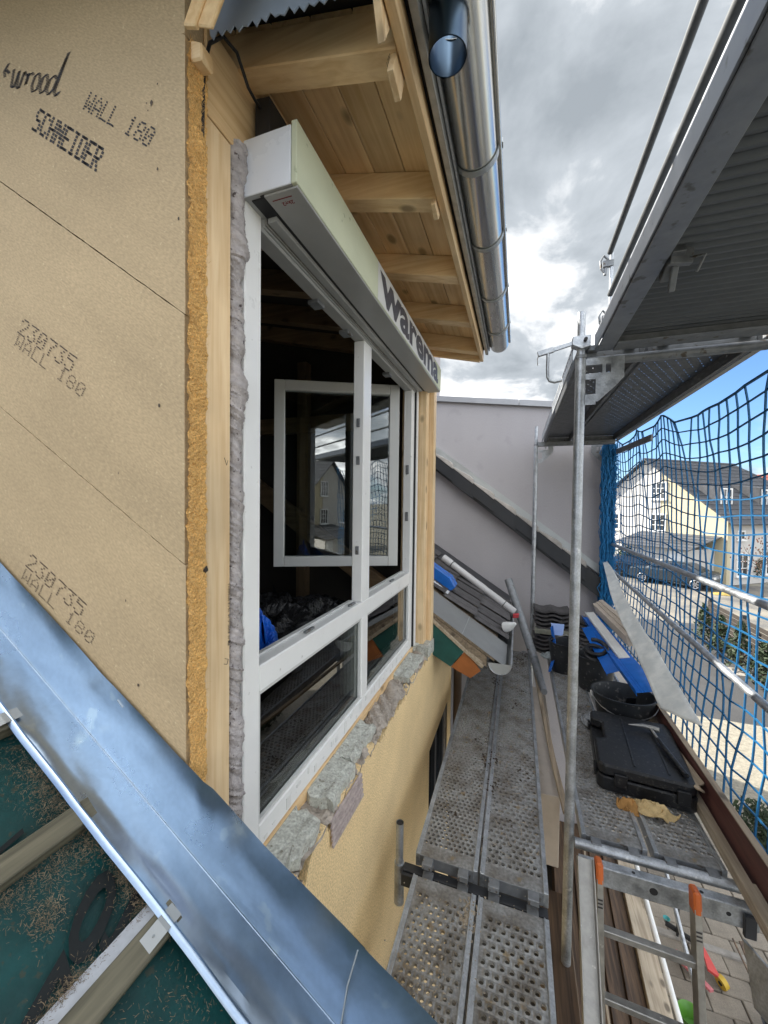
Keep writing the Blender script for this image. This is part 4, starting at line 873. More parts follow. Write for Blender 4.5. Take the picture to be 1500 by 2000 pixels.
plank('scaffold_plank', 0.700, 1.010, 2.31, 5.35, 0.0, 'outer deck plank beside the toe board, under tool case and tubs', G, pitch=0.030, hr=0.0105)
G2 = 'planks of the deck overhead seen from below'
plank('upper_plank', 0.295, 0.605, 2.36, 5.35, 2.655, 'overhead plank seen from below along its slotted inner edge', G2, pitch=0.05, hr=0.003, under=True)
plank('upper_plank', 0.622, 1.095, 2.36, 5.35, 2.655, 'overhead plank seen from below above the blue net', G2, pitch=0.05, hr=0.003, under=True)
m = MB().box((0.268, 2.4, 2.60), (0.276, 5.35, 2.615)).box((0.268, 2.4, 2.672), (0.276, 5.35, 2.685))
for k in range(43): m.box((0.269, 2.42+k*0.068, 2.615), (0.2755, 2.45+k*0.068, 2.672))
build('slotted_edge_rail', m, galv, label='slotted steel rail along the inner edge of the far overhead deck', cat='rail')
build('upper_edge_beam', MB().box((1.098, 2.30, 2.585), (1.135, 5.42, 2.592)).box((1.125, 2.30, 2.592), (1.135, 5.42, 2.69)), galvdark, bevel=0.002, label='dark steel edge strip of the far overhead deck above the net', cat='beam')

# near overhead deck: frame and corrugated sheet
nd = thing('overhead_deck', (0.75, 0.8, 2.6), 'nearest overhead scaffold deck with corrugated underside and bright edge beam', 'scaffold deck')
build('edge_beam', MB().box((0.362, -2.0, 2.612), (0.369, 2.285, 2.694)).box((0.369, -2.0, 2.605), (0.446, 2.285, 2.612)).box((0.369, -2.0, 2.688), (0.39, 2.285, 2.694)), edgebeam, nd, bevel=0.002)
build('outer_beam', MB().box((1.25, -2.0, 2.605), (1.31, 2.285, 2.70)), galvdark, nd, bevel=0.002)
build('end_beam', MB().box((0.447, 2.20, 2.60), (1.25, 2.285, 2.686)).box((0.447, 2.17, 2.60), (1.25, 2.199, 2.606)), galvdark, nd, bevel=0.002)
prof = []
for k in range(96*4+1):
    y = -2.0+k*0.0109375; ph = (k % 4); prof.append((y, 2.640+(0.014 if ph in (1, 2) else 0.0)))
m = MB()
for (ya, za), (yb, zb_) in zip(prof, prof[1:]): m.quad((0.370, ya, za), (1.25, ya, za), (1.25, yb, zb_), (0.370, yb, zb_))
m.quad((0.391, -2, 2.687), (1.25, -2, 2.687), (1.25, 2.28, 2.687), (0.391, 2.28, 2.687))
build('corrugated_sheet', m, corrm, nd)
lt = MB().beam((0.475, 1.50, 2.635), (0.475, 1.62, 2.60), 0.04, 0.03).beam((0.455, 1.52, 2.62), (0.52, 1.53, 2.615), 0.02, 0.05).beam((0.48, 1.545, 2.615), (0.485, 1.60, 2.545), 0.018, 0.03).tube([(0.50, 1.53, 2.61), (0.545, 1.50, 2.60), (0.54, 1.55, 2.575)], 0.006, 6)
build('latch', lt, galvdark, nd, bevel=0.002)

def tube_thing(name, pts, rad, label, cat, group=None, m_=None, n_=16): return build(name, MB().tube(pts, rad, n_), m_ or galv, smooth=True, label=label, cat=cat, group=group)
# uprights
def upright(x, y, zb_, zt_, label, spig=True):
    t = thing('scaffold_upright', (x, y, zb_), label, 'scaffold pole', 'uprights of the scaffold')
    build('tube', MB().tube([(x, y, zb_), (x, y, zt_)], 0.0255, 24), galv, t, smooth=True)
    if spig:
        m2 = MB().tube([(x, y, zt_), (x, y, zt_+0.235)], [0.0195, 0.0195], 20)
        build('spigot', m2, galv, t, smooth=True)
        build('collar', MB().tube([(x, y, zt_-0.012), (x, y, zt_+0.004)], 0.0285, 24), galvdark, t, smooth=True)
    return t
u1 = upright(0.301, 2.31, GZ, 2.595, 'thick near scaffold pole standing between inner and outer deck')
build('wedge_clamp', MB().prism([(0.255, 2.285, 2.655), (0.30, 2.27, 2.625), (0.345, 2.285, 2.64), (0.345, 2.285, 2.70), (0.258, 2.285, 2.70)], (0, 0.055, 0)), galv, u1, bevel=0.003)
build('bolt_hole', MB().tube([(0.318, 2.262, 2.672), (0.318, 2.286, 2.672)], 0.009, 10), gasket, u1)
g1 = MB()
def gusset(x, y, s=1.0):
    m2 = MB()
    for a in ([(0, 0), (0, -0.07), (0.10, -0.07), (0.10, 0)], ): pass
    X = lambda q: x+q*s
    for poly in ([(0.025, 2.58), (0.155, 2.58), (0.155, 2.545), (0.025, 2.545)], [(0.025, 2.50), (0.155, 2.50), (0.155, 2.47), (0.025, 2.47)], [(0.105, 2.545), (0.12, 2.545), (0.12, 2.50), (0.105, 2.50)], [(0.145, 2.545), (0.155, 2.545), (0.155, 2.50), (0.145, 2.50)],
                 [(0.155, 2.58), (0.205, 2.58), (0.205, 2.47), (0.155, 2.415)], [(0.075, 2.47), (0.155, 2.47), (0.155, 2.415), (0.085, 2.35), (0.075, 2.35)], [(0.025, 2.39), (0.075, 2.39), (0.075, 2.335), (0.025, 2.335)]):
        m2.prism([(X(a), y, z) for a, z in poly], (0, 0.006, 0))
    return m2
build('gusset_plate', gusset(0.301, 2.305), galv, u1)
u2 = upright(0.203, 5.35, GZ, 2.57, 'thin far scaffold pole standing in front of the lilac wall')
build('gusset_plate', gusset(0.203, 5.345), galv, u2)
u3 = upright(1.075, 5.545, GZ, 2.57, 'far outer scaffold pole hidden behind the gathered blue net')
build('gusset_plate', gusset(1.075, 5.54, -1), galvdark, u3)
u4 = upright(1.20, 2.25, GZ, 2.6, 'near outer scaffold pole just outside the right picture edge')
tube_thing('scaffold_ledger', [(0.30, 2.33, 2.57), (1.10, 2.33, 2.57)], 0.024, 'cross tube under the overhead deck at the near pole', 'scaffold tube', 'cross tubes of the scaffold', galvdark)
build('scaffold_ledger', MB().box((0.22, 5.30, 2.545), (1.09, 5.36, 2.60)), galvdark, bevel=0.003, label='cross bar under the far end of the overhead deck', cat='scaffold tube', group='cross tubes of the scaffold')
# hooked stop bar on the near pole
hk = thing('stop_bar', (0.2, 2.31, 2.66), 'hooked steel bar sticking out left from the head of the near pole', 'scaffold fitting')
build('bar', MB().beam((0.262, 2.30, 2.668), (0.165, 2.30, 2.645), 0.012, 0.022).beam((0.165, 2.30, 2.645), (0.085, 2.30, 2.628), 0.018, 0.028), galv, hk, bevel=0.002)
build('hook', MB().tube([(0.138, 2.30, 2.64), (0.137, 2.30, 2.54), (0.139, 2.30, 2.50), (0.15, 2.30, 2.478), (0.172, 2.30, 2.470), (0.21, 2.30, 2.476)], 0.0085, 10), galv, hk, smooth=True)
build('hanging_wire', MB().tube([(0.09, 2.29, 2.62), (0.084, 2.29, 2.60), (0.086, 2.29, 2.565)], 0.0025, 6), wirem, hk)
# guard rails of the deck overhead
tube_thing('guard_rail', [(0.42, 2.27, 3.10), (0.42, -2.2, 3.06)], 0.0135, 'upper guard rail tube of the deck overhead against the sky', 'guard rail', 'guard rails overhead', darksteel)
tube_thing('guard_rail', [(0.42, 2.24, 2.872), (0.42, -2.2, 2.85)], 0.0135, 'lower guard rail tube of the deck overhead against the sky', 'guard rail', 'guard rails overhead', darksteel)
gp = thing('guard_post', (0.425, 2.29, 2.7), 'short bracket post with two claws at the end of the guard rails', 'scaffold fitting')
build('post', MB().box((0.424, 2.28, 2.70), (0.440, 2.30, 3.105)), galv, gp, bevel=0.002)
for z in (3.05, 2.77):
    build('claw', MB().beam((0.44, 2.285, z), (0.392, 2.285, z), 0.02, 0.03).tube([(0.415, 2.285, z+0.02), (0.395, 2.285, z+0.045), (0.38, 2.285, z+0.02), (0.384, 2.285, z-0.02), (0.40, 2.285, z-0.045)], 0.006, 8).tube([(0.405, 2.285, z-0.02), (0.402, 2.285, z-0.055)], 0.008, 8), galvdark, gp)
# outer rails behind the net
tube_thing('guard_rail', [(1.12, 5.5, 1.315), (1.12, -2, 1.36)], 0.020, 'upper outer guard rail tube crossing behind the blue net', 'guard rail', 'outer guard rails', galv)
tube_thing('guard_rail', [(1.12, 5.5, 0.99), (1.12, 2.2, 0.86), (1.12, -2, 0.7)], 0.020, 'lower outer guard rail tube crossing behind the blue net', 'guard rail', 'outer guard rails', galv)
build('corner_brace', MB().beam((1.13, 4.1, 2.42), (1.13, 5.4, 2.46), 0.02, 0.06), galvdark, bevel=0.003, label='flat brace seen through the top of the net below the overhead deck', cat='brace')
# inner bracket tube by the yellow wall, wall tie
bt = thing('bracket_socket', (-0.545, 1.87, -0.25), 'short open steel socket tube at the inner plank joint by the wall', 'scaffold fitting')
m = MB().tube([(-0.545, 1.87, -0.27), (-0.545, 1.87, -0.06)], 0.0255, 18).tube([(-0.545, 1.87, -0.06), (-0.545, 1.87, 0.15)], 0.0195, 18, cap=False)
build('tube', m, galv, bt, smooth=True); build('bore', MB().tube([(-0.545, 1.87, 0.10), (-0.545, 1.87, 0.146)], 0.0165, 14), gasket, bt)
build('transom', MB().box((-0.52, 1.84, -0.10), (0.165, 1.885, -0.062)).box((-0.52, 1.815, -0.125), (0.165, 1.83, -0.062)), anth, bt, bevel=0.002)
wt = MB().tube([(-0.66, 1.60, -0.40), (-0.52, 1.62, -0.42), (-0.40, 1.62, -0.43)], 0.02, 10).beam((-0.56, 1.60, -0.33), (-0.56, 1.62, -0.5), 0.05, 0.03).tube([(-0.655, 1.53, -0.36), (-0.56, 1.60, -0.41)], 0.008, 6)
build('wall_tie', wt, mat('rusty_steel', (0.15, 0.10, 0.065), 0.7, metal=0.3, var=0.3, scale=30), bevel=0.001, label='rusty wall tie clamp fixed to the yellow wall under the planks', cat='scaffold fitting')
# near edge of outer deck: two transoms and ladder hatch
tr = thing('hatch_transom', (0.7, 2.25, -0.05), 'pair of galvanised cross beams at the near edge of the outer deck', 'scaffold beam')
build('tube', MB().tube([(0.325, 2.275, -0.03), (1.09, 2.275, -0.03)], 0.025, 18), galv, tr, smooth=True)
build('channel', MB().box((0.335, 2.165, -0.13), (1.07, 2.170, -0.035)).box((0.335, 2.170, -0.040), (1.07, 2.215, -0.035)).box((0.335, 2.170, -0.13), (1.07, 2.215, -0.125)), galv, tr, bevel=0.0015)
hm = MB()
for x in (0.40, 0.66, 0.955): hm.tube([(x, 2.1642, -0.08), (x, 2.1655, -0.08)], 0.018 if x == 0.66 else 0.010, 14)
for x in (0.42, 0.58, 0.86): hm.tube([(x, 2.19, -0.0345), (x, 2.19, -0.0338)], 0.008, 12)
build_split('hole', hm, gasket, tr); build('hook', MB().box((1.005, 2.14, -0.15), (1.05, 2.162, -0.05)), anth, tr, bevel=0.003)
build('trough_lid', MB().prism([(1.0, 2.15, -0.16), (1.16, 1.75, -0.16), (1.16, 1.75, -0.36), (1.0, 2.05, -0.36)], (0.012, 0, 0)), galv, bevel=0.003, label='hanging galvanised sheet below the toe board at the right edge', cat='sheet')
# ladder below
ld = thing('ladder', (0.6, 2.05, GZ), 'aluminium ladder with orange end caps hanging in the deck hatch', 'ladder')
def stile(xt, yt, xb_, yb_, zt_):
    p1, p2 = Vector((xt, yt, zt_)), Vector((xb_, yb_, GZ)); d = (p2-p1).normalized()
    s_ = build('stile', MB().beam(p1+d*0.06, p2, 0.028, 0.062, up=(0, 1, 0)), alu, ld, bevel=0.002)
    build('end_cap', MB().beam(p1-d*0.01, p1+d*0.085, 0.032, 0.066, up=(0, 1, 0)), orangecap, ld, bevel=0.008)
    lm = MB()
    for k in range(3): lm.beam(p1+d*(0.14+k*0.016)+Vector((-0.012, -0.0328, 0)), p1+d*(0.14+k*0.016)+Vector((0.010, -0.0328, 0)), 0.0008, 0.007, up=d)
    build_split('marking', lm, ink, ld)
    return p1, d
pA, dA = stile(0.408, 2.10, 0.43, 1.60, 0.045); pB, dB = stile(0.792, 2.08, 0.80, 1.56, 0.055)
for k in range(9):
    t_ = 0.29+k*0.28
    build('rung', MB().beam(pA+dA*t_, pB+dB*t_, 0.035, 0.03), alu, ld, bevel=0.003)
# big inclined stringer in front
SA, SB = Vector((0.352, 2.13, 0.02)), Vector((0.30, 1.05, -1.12))
SB = SA+(SB-SA)*1.0
build('stair_stringer', MB().beam(SA, SB, 0.062, 0.012, up=(0, 1, 1)).beam(SA+Vector((-0.034, -0.012, 0.012)), SB+Vector((-0.034, -0.012, 0.012)), 0.006, 0.04, up=(0, 1, 1)).beam(SA+Vector((0.034, -0.012, 0.012)), SB+Vector((0.034, -0.012, 0.012)), 0.006, 0.04, up=(0, 1, 1)), alu, bevel=0.0015, label='worn aluminium stringer slanting down beside the near plank edge', cat='stringer')
for k, (a, b) in enumerate((((0.92, 3.85, -0.9), (1.02, 2.0, -2.9)), ((1.10, 3.85, -0.9), (1.32, 2.0, -2.9)))): pass
from_px = None
tube_thing('diagonal_tube', [(1.30, 5.10, -2.1), (1.42, 3.55, -2.75)], 0.024, 'whitish diagonal tube seen behind the ladder rungs', 'scaffold tube', None, whitepaint)
tube_thing('diagonal_tube', [(1.62, 5.25, -2.1), (1.62, 3.7, -2.85)], 0.022, 'grey diagonal tube seen beside the orange capped ladder stile', 'scaffold tube', None, galv)
# timber stack below
ws = thing('leaning_boards', (1.0, 4.3, GZ), 'brown and tan boards stacked on edge below the hatch', 'boards')
for k, (xa, xb, w_, h_, zt_, m_) in enumerate(((0.52, 0.40, 0.24, 0.7, -2.46, brownwood), (0.735, 0.615, 0.205, 0.7, -2.44, brownwood), (0.918, 0.798, 0.155, 0.7, -2.42, brownwood), (1.057, 0.937, 0.16, 0.7, -2.39, brownwood), (1.20, 1.08, 0.19, 0.72, -2.33, palewoodY))):
    build('board', MB().prism([(xa, 5.6, zt_), (xa+w_*0.88, 5.6, zt_-0.01), (xa+w_*0.88, 5.6, zt_-h_), (xa, 5.6, zt_-h_)], (xb-xa, -2.4, 0)), m_, ws, bevel=0.004)
build('pale_lath', MB().beam((0.86, 5.6, -2.38), (0.76, 3.1, -2.38), 0.018, 0.02), palewoodY, ws)
build('wall_panel', MB().box((0.16, 2.75, -0.62), (0.30, 4.35, -0.14)), beige, bevel=0.004, label='taupe panel standing in the gap between inner and outer deck', cat='panel')
build('brown_plank', MB().box((0.19, 0.4, -1.4), (0.345, 2.72, -0.75)), brownwood, bevel=0.005, label='dirty brown plank edge below the gap beside the near pole', cat='plank')
lg = MB(); pts = [(0.19, 4.75, 0.03), (0.235, 3.6, 0.026), (0.262, 2.9, 0.026), (0.296, 2.40, 0.024)]
for a, b in zip(pts, pts[1:]): lg.beam(a, b, 0.035, 0.022)
build('wooden_lath', lg, oldwoodY, bevel=0.003, label='long weathered lath lying along the gap beside the inner planks', cat='lath')
dpz = thing('leaning_downpipe', (0.1, 4.8, 0), 'dark zinc pipe leaning on the far end of the inner deck', 'pipe')
build('pipe', MB().tube([(-0.10, 5.02, 0.86), (0.205, 4.63, 0.055)], 0.047, 20, cap=False).tube([(0.205, 4.63, 0.055), (0.262, 3.85, 0.05)], [0.047, 0.03], 18), galvdark, dpz, smooth=True)
build('bore', MB().tube([(-0.098, 5.018, 0.856), (-0.09, 5.01, 0.84)], 0.043, 18), gasket, dpz)

# ================================================================== safety net
ATT = [-2.3, -0.6, 0.75, 2.10, 3.87, 4.62, 5.40]
def sag(y):
    for a, b in zip(ATT, ATT[1:]):
        if a <= y <= b:
            t = (y-a)/(b-a); return 4*t*(1-t)*0.095*(b-a)
    return 0
def net_pt(j, i):
    y = j*0.100-2.2; d = i*0.110
    s = sag(y); k = math.exp(-d/1.1)
    z = 2.585-d*1.0-s*k-0.012*nA(y*3+i*0.7)
    x = 1.135+0.05*math.sin(min(1, d/2.4)*math.pi)+0.016*nB(j*0.8+i*0.33)
    y2 = y+0.018*nC(i*0.6+j*0.21)+0.25*(0.05*math.sin(y*2.1))*(1-k)
    near = min(ATT, key=lambda q: abs(q-y)); y2 += (near-y)*0.30*math.exp(-d/0.22)*(1 if abs(near-y) < 0.5 else 0)
    return Vector((x, y2, z))
nm = MB(); NJ, NI = 77, 25
P_ = [[net_pt(j, i) for i in range(NI)] for j in range(NJ)]
for j in range(NJ): nm.tube(P_[j], 0.0057, 4, cap=False)
for i in range(NI):
    nm.tube([P_[j][i] for j in range(NJ)], 0.008 if i == 0 else 0.0055, 4, cap=False)
for j in range(NJ):
    for i in range(NI):
        p_ = P_[j][i]; nm.lathe([(0, -0.007), (0.0065, 0), (0, 0.007)], 5, tuple(p_))
build('safety_net', nm, net_m, smooth=True, label='blue knotted safety net hung along the outer side of the scaffold', cat='net')
gb = MB()
for k in range(120):
    x0, y0 = 1.0+random.uniform(0, 0.13), 5.42+random.uniform(0, 0.12)
    pts = [(x0+0.03*nA(k*3.1+z*3)+0.015*nB(k+z*9), y0+0.03*nB(k*2.3+z*3), 2.56-z*0.1*1.0) for z in range(25)]
    gb.tube(pts, 0.0052, 4, cap=False)
for k in range(330):
    z = random.uniform(0.15, 2.55); x0, y0 = 1.0+random.uniform(0, 0.06), 5.42+random.uniform(0, 0.12)
    gb.tube([(x0, y0, z), (x0+0.05, y0+rj(0.03), z-0.03+rj(0.04)), (x0+0.13, y0+rj(0.03), z+rj(0.05))], 0.0038, 4, cap=False)
for k in range(7):
    z = 2.2-k*0.12-random.random()*0.05
    gb.tube([(1.01, 5.44, z), (0.985, 5.44, z-0.015), (0.978, 5.44, z-0.04), (0.99, 5.44, z-0.06), (1.01, 5.44, z-0.06)], 0.004, 4, cap=False)
build('gathered_net', gb, mat('net_blue_bunch', (0.004, 0.15, 0.36), 0.6, var=0.25, scale=25), smooth=True, label='thick gathered bunch of blue net hanging at the far scaffold corner', cat='net')

# ================================================================== things on the outer deck
# toe boards
tbm = thing('toe_board', (1.09, 2.6, 0), 'red brown weathered toe board on edge along the outer side of the deck', 'board')
build('board', MB().beam((1.10, 3.75, 0.10), (1.085, 1.62, 0.11), 0.032, 0.20), redbrown, tbm, bevel=0.004)
build('grey_top', MB().beam((1.10, 3.75, 0.203), (1.085, 1.62, 0.213), 0.034, 0.006), oldwoodY, tbm)
build('toe_board', MB().beam((1.13, 1.60, 0.09), (1.12, 0.3, 0.10), 0.03, 0.19), mat('red_painted_board', (0.21, 0.045, 0.035), 0.6, var=0.2), bevel=0.004, label='bright red end of a second toe board at the right picture edge', cat='board')
build('timber_batten', MB().beam((1.052, 3.0, 0.035), (1.005, 1.35, 0.05), 0.045, 0.06).beam((1.043, 2.2, 0.058), (1.018, 1.6, 0.075), 0.05, 0.02), palewoodY, bevel=0.004, label='pale squared batten lying along the foot of the toe board', cat='batten')
build('broken_board', MB().prism([(1.075, 3.95, 0.055), (1.065, 2.72, 0.165), (1.03, 2.70, 0.155), (1.045, 2.66, 0.15), (0.985, 2.70, 0.15), (1.0, 3.9, 0.05)], (0, 0, 0.012)), oldwoodY, bevel=0.002, label='grey splintered board lying between tool case and toe board', cat='board')
# tool case
cs = thing('tool_case', (0.80, 3.05, 0.0), 'large black plastic tool case lying flat on the outer deck', 'tool case', rz=R(-5))
def rbox(name, x0, y0, z0, x1, y1, z1, m_, p_, ch=0.03, bev=0.008):
    poly = [(x0+ch, y0, z0), (x1-ch, y0, z0), (x1, y0+ch, z0), (x1, y1-ch, z0), (x1-ch, y1, z0), (x0+ch, y1, z0), (x0, y1-ch, z0), (x0, y0+ch, z0)]
    return build(name, MB().prism(poly, (0, 0, z1-z0)), m_, p_, bevel=bev, local=True)
rbox('lower_shell', -0.26, -0.36, 0.004, 0.26, 0.36, 0.092, blackpl, cs); 
lid = MB()
poly = [(-0.23, -0.355, 0.098), (0.23, -0.355, 0.098), (0.258, -0.325, 0.098), (0.258, 0.325, 0.098), (0.23, 0.355, 0.098), (-0.23, 0.355, 0.098), (-0.258, 0.325, 0.098), (-0.258, 0.22, 0.098), (-0.19, 0.20, 0.098), (-0.19, -0.02, 0.098), (-0.258, -0.05, 0.098), (-0.258, -0.325, 0.098)]
lid.prism(poly, (0, 0, 0.068)); build('lid', lid, blackpl, cs, bevel=0.012, local=True)
rbm = MB()
for x in (-0.06, 0.12): rbm.box((x, -0.30, 0.165), (x+0.012, 0.30, 0.1705))
build_split('lid_rib', rbm, blackpl, cs, bevel=0.002, local=True)
lm = MB()
for x in (-0.17, 0.15): lm.box((x, -0.372, 0.045), (x+0.07, -0.3565, 0.13))
lm.box((-0.275, -0.30, 0.05), (-0.2605, -0.22, 0.10)).box((-0.275, 0.24, 0.05), (-0.2605, 0.31, 0.10)); build_split('latch', lm, blackpl, cs, bevel=0.004, local=True)
build('handle', MB().tube([(-0.225, 0.20, 0.06), (-0.225, 0.09, 0.075), (-0.225, -0.02, 0.06)], 0.014, 8), blackpl, cs, smooth=True, local=True)
# hammer
hmr = thing('hammer', (0.95, 3.1, 0.14), 'roofing hammer with black handle lying on the tool case', 'hammer')
build('handle', MB().tube([(0.945, 3.10, 0.190), (0.955, 2.98, 0.188), (0.985, 2.74, 0.184)], [0.013, 0.016, 0.015], 10), blackpl, hmr, smooth=True)
build('shaft', MB().tube([(0.933, 3.235, 0.192), (0.945, 3.10, 0.190)], 0.0085, 10), alu, hmr, smooth=True)
build('head', MB().tube([(0.985, 3.215, 0.194), (0.955, 3.228, 0.194), (0.89, 3.245, 0.194), (0.80, 3.235, 0.190)], [0.018, 0.017, 0.013, 0.003], 10), alu, hmr, smooth=True)
# tubs and buckets
def bucket(name, x, y, r0, r1, h, label, sx=1.0, sy=1.0, z=0.004):
    t = thing(name, (x, y, z), label, 'bucket', 'black mortar buckets and tubs')
    pr = [(0, 0.0), (r0, 0.0), (r0+(r1-r0)*0.6, h*0.6), (r1, h-0.012), (r1+0.008, h-0.010), (r1+0.009, h), (r1-0.004, h), (r1-0.008, h-0.01), (r0-0.004, 0.006), (0, 0.006)]
    build('body', MB().lathe(pr, 36, (x, y, z), sx, sy), tub, t, smooth=True)
    return t
k1 = bucket('mortar_tub', 0.86, 3.66, 0.17, 0.215, 0.235, 'wide black mortar tub with wire bail directly behind the tool case', 1.08, 0.92)
bl = [(0.86+0.24*math.cos(a), 3.66+0.20*math.sin(a)-0.02, 0.225-0.10*math.sin(-a)) for a in [math.pi+i*math.pi/14 for i in range(15)]]
build('bail', MB().tube(bl, 0.0035, 6), wirem, k1, smooth=True)
build('bail_grip', MB().tube([bl[0], Vector(bl[0])+Vector((0.004, 0.0, -0.04))], 0.012, 8), whitepl, k1, smooth=True)
build('mortar_paddle', MB().prism([(0.90, 3.76, 0.03), (0.97, 3.76, 0.03), (0.94, 3.60, 0.235), (0.87, 3.60, 0.225)], (0, 0.006, 0)), blackpl, bevel=0.001, label='dark flat trowel blade standing in the wide mortar tub', cat='tool')
k2 = bucket('bucket', 0.745, 4.22, 0.14, 0.175, 0.33, 'deep black bucket with a coiled hose behind the wide tub')
hs = MB()
hs.tube([(0.745+0.09*math.cos(t_*0.5), 4.18+0.08*math.sin(t_*0.5), 0.30+0.012*t_*0.4+0.03*math.sin(t_*0.5)) for t_ in range(30)], 0.02, 8)
build('hose', hs, blackpl, smooth=True, label='coiled black hose lying in the deep bucket', cat='hose')
k3 = bucket('bucket', 0.50, 4.55, 0.12, 0.155, 0.32, 'black bucket half hidden behind the near scaffold pole')
build('bail', MB().tube([(0.35, 4.55, 0.31), (0.42, 4.42, 0.40), (0.5, 4.40, 0.44), (0.58, 4.42, 0.40), (0.65, 4.55, 0.31)], 0.0035, 6), wirem, k3)
# film covered profiles
def strip_thing(name, pts, w_, up, m_, label, cat, th=0.004, lip=0.0):
    m2 = MB()
    for a, b in zip(pts, pts[1:]):
        m2.beam(a, b, w_, th, up=up)
        if lip:
            d = (Vector(b)-Vector(a)).normalized(); sd = d.cross(Vector(up)).normalized()*(w_/2)
            m2.beam(Vector(a)+sd, Vector(b)+sd, th, lip, up=up)
            for q in (0.3, 0.55): m2.beam(Vector(a)+sd*q+Vector(up)*th*0.7, Vector(b)+sd*q+Vector(up)*th*0.7, 0.006, th*1.3, up=up)
    return build(name, m2, m_, label=label, cat=cat)
strip_thing('blue_profile', [(0.84, 5.15, 0.46), (0.955, 3.36, 0.40)], 0.17, (-0.25, 0.2, 1), bluepl, 'long blue filmed sill profile laid over the buckets', 'profile', lip=0.05)
strip_thing('blue_profile', [(0.76, 4.75, 0.45), (0.82, 3.80, 0.345)], 0.13, (-0.45, 0.15, 1), bluepl, 'shorter blue filmed profile beside the long one, inner side', 'profile', lip=0.03)
strip_thing('white_profile', [(0.80, 4.95, 0.56), (0.93, 3.95, 0.43)], 0.09, (-0.2, 0.2, 1), whitepl, 'white profile piece lying on the blue filmed profiles', 'profile', lip=0.03)
strip_thing('blue_offcut', [(0.39, 4.72, 0.42), (0.42, 4.55, 0.20), (0.355, 4.42, 0.02)], 0.06, (-1, -0.3, 0), bluepl, 'bent blue filmed offcut left of the near scaffold pole', 'offcut', lip=0.02)
build('blue_profile_end', MB().prism([(0.38, 4.75, 0.44), (0.52, 4.75, 0.44), (0.50, 4.70, 0.33), (0.40, 4.70, 0.33)], (0, 0.03, 0)), mat('pale_blue_film', (0.30, 0.42, 0.72), 0.3), label='pale blue profile end sticking up out of the bucket behind the pole', cat='profile')
ib = thing('board_bundle', (0.93, 4.7, 0.5), 'beige insulation offcuts laid on top of the profiles near the net', 'boards')
for k, (dz, dx, L) in enumerate(((0, 0, 1.0), (0.035, 0.035, 1.03), (0.07, 0.06, 0.97))):
    build('board', MB().beam((0.885+dx, 5.05, 0.60+dz*0.6), (1.00+dx*0.9, 5.05-0.95*L, 0.545+dz), 0.045, 0.115, up=(-0.35, 0, 1)), beige, ib, bevel=0.004)
# translucent strip along the net
def mk(uu, vv):
    t = uu; y = 5.5-2.35*t; w_ = 0.04+0.055*min(1, t*5)+0.065*t
    z = 1.12-0.70*t-0.06*math.sin(t*math.pi)+0.012*nA(t*9)*(1-t*0.5); x = 1.02+0.010*nB(t*6)
    return (x+(vv-0.5)*w_*0.85+0.006*math.cos(vv*6), y-0.30*t*vv, z+(vv-0.5)*w_*0.35+0.010*(abs(vv-0.45)*2)**2+0.005*nA(vv*4+t*20))
o = build('milky_strip', MB().grid(mk, 60, 8), milky, smooth=True, label='long crumpled milky white strip leaning along the inside of the net', cat='strip')
md = o.modifiers.new('thick', 'SOLIDIFY'); md.thickness = 0.004
# crumpled foam scraps
def scrap(name, cx, cy, a, b, z, seed, label, m_):
    nS = noise1(seed)
    def fn(uu, vv):
        t = 2*math.pi*vv; rr_ = uu*(1+0.35*nS(vv*9)); 
        return (cx+a*rr_*math.cos(t), cy+b*rr_*math.sin(t), z+0.045*(1-uu*uu)+0.024*nS(uu*5+vv*13)*uu+0.015*(nS(7+uu*7)+0.4))
    o = build(name, MB().grid(fn, 8, 28), m_, label=label, cat='scrap'); md = o.modifiers.new('thick', 'SOLIDIFY'); md.thickness = 0.008
scrap('foam_scrap', 0.775, 2.60, 0.12, 0.055, 0.01, 31, 'crumpled tan foam sheet in front of the tool case', foamyel)
scrap('foam_scrap', 0.655, 2.595, 0.06, 0.03, 0.006, 32, 'small orange tan foam crumb left of the crumpled foam sheet', mat('orange_foam', (0.42, 0.22, 0.07), 0.9, var=0.2, scale=30))
scrap('plastic_scrap', 0.60, 3.52, 0.06, 0.10, 0.0, 33, 'grey crumpled plastic scrap on the deck left of the tub', mat('grey_film', (0.25, 0.26, 0.27), 0.3))
scrap('plastic_bag', 0.36, 4.72, 0.07, 0.10, 0.06, 34, 'clear grey plastic bag lying by the stack of roof tiles', mat('clear_film', (0.30, 0.33, 0.33), 0.25))
# stacked roof tiles
GT = 'dark roof tiles stacked by the lilac wall'
t0 = None
for sx_, nlay, xx, yy in ((0, 11, 0.42, 5.14), (1, 9, 0.70, 5.20)):
    for k in range(nlay):
        z = 0.01+k*0.049
        if sx_ == 0 and k == 5: continue
        if t0 is None:
            m = MB()
            def tf(uu, vv): return (xx-0.20+0.40*uu, yy-0.15+0.30*vv, z+0.016+0.012*math.cos(uu*4*math.pi))
            m.grid(tf, 10, 1); nv_ = len(m.v); m.v += [(a, b, c-0.02) for a, b, c in m.v[:nv_]]; m.f += [tuple(i+nv_ for i in reversed(q)) for q in m.f]
            for i in range(10): a_ = i*2; m.f.append((a_, a_+2, a_+2+nv_, a_+nv_)); m.f.append((a_+1, a_+1+nv_, a_+3+nv_, a_+3))
            t0 = build('roof_tile', m, tilem, label='dark roof tile in the stacks standing against the lilac wall', cat='roof tile', group=GT); base = t0.location.copy(); bz = z; bxy = (xx, yy)
        else:
            c = t0.copy(); COL.objects.link(c); c.location = base+Vector((xx-bxy[0]+rj(0.02), yy-bxy[1]+rj(0.02), z-bz)); c.rotation_euler = (0, 0, rj(0.06))
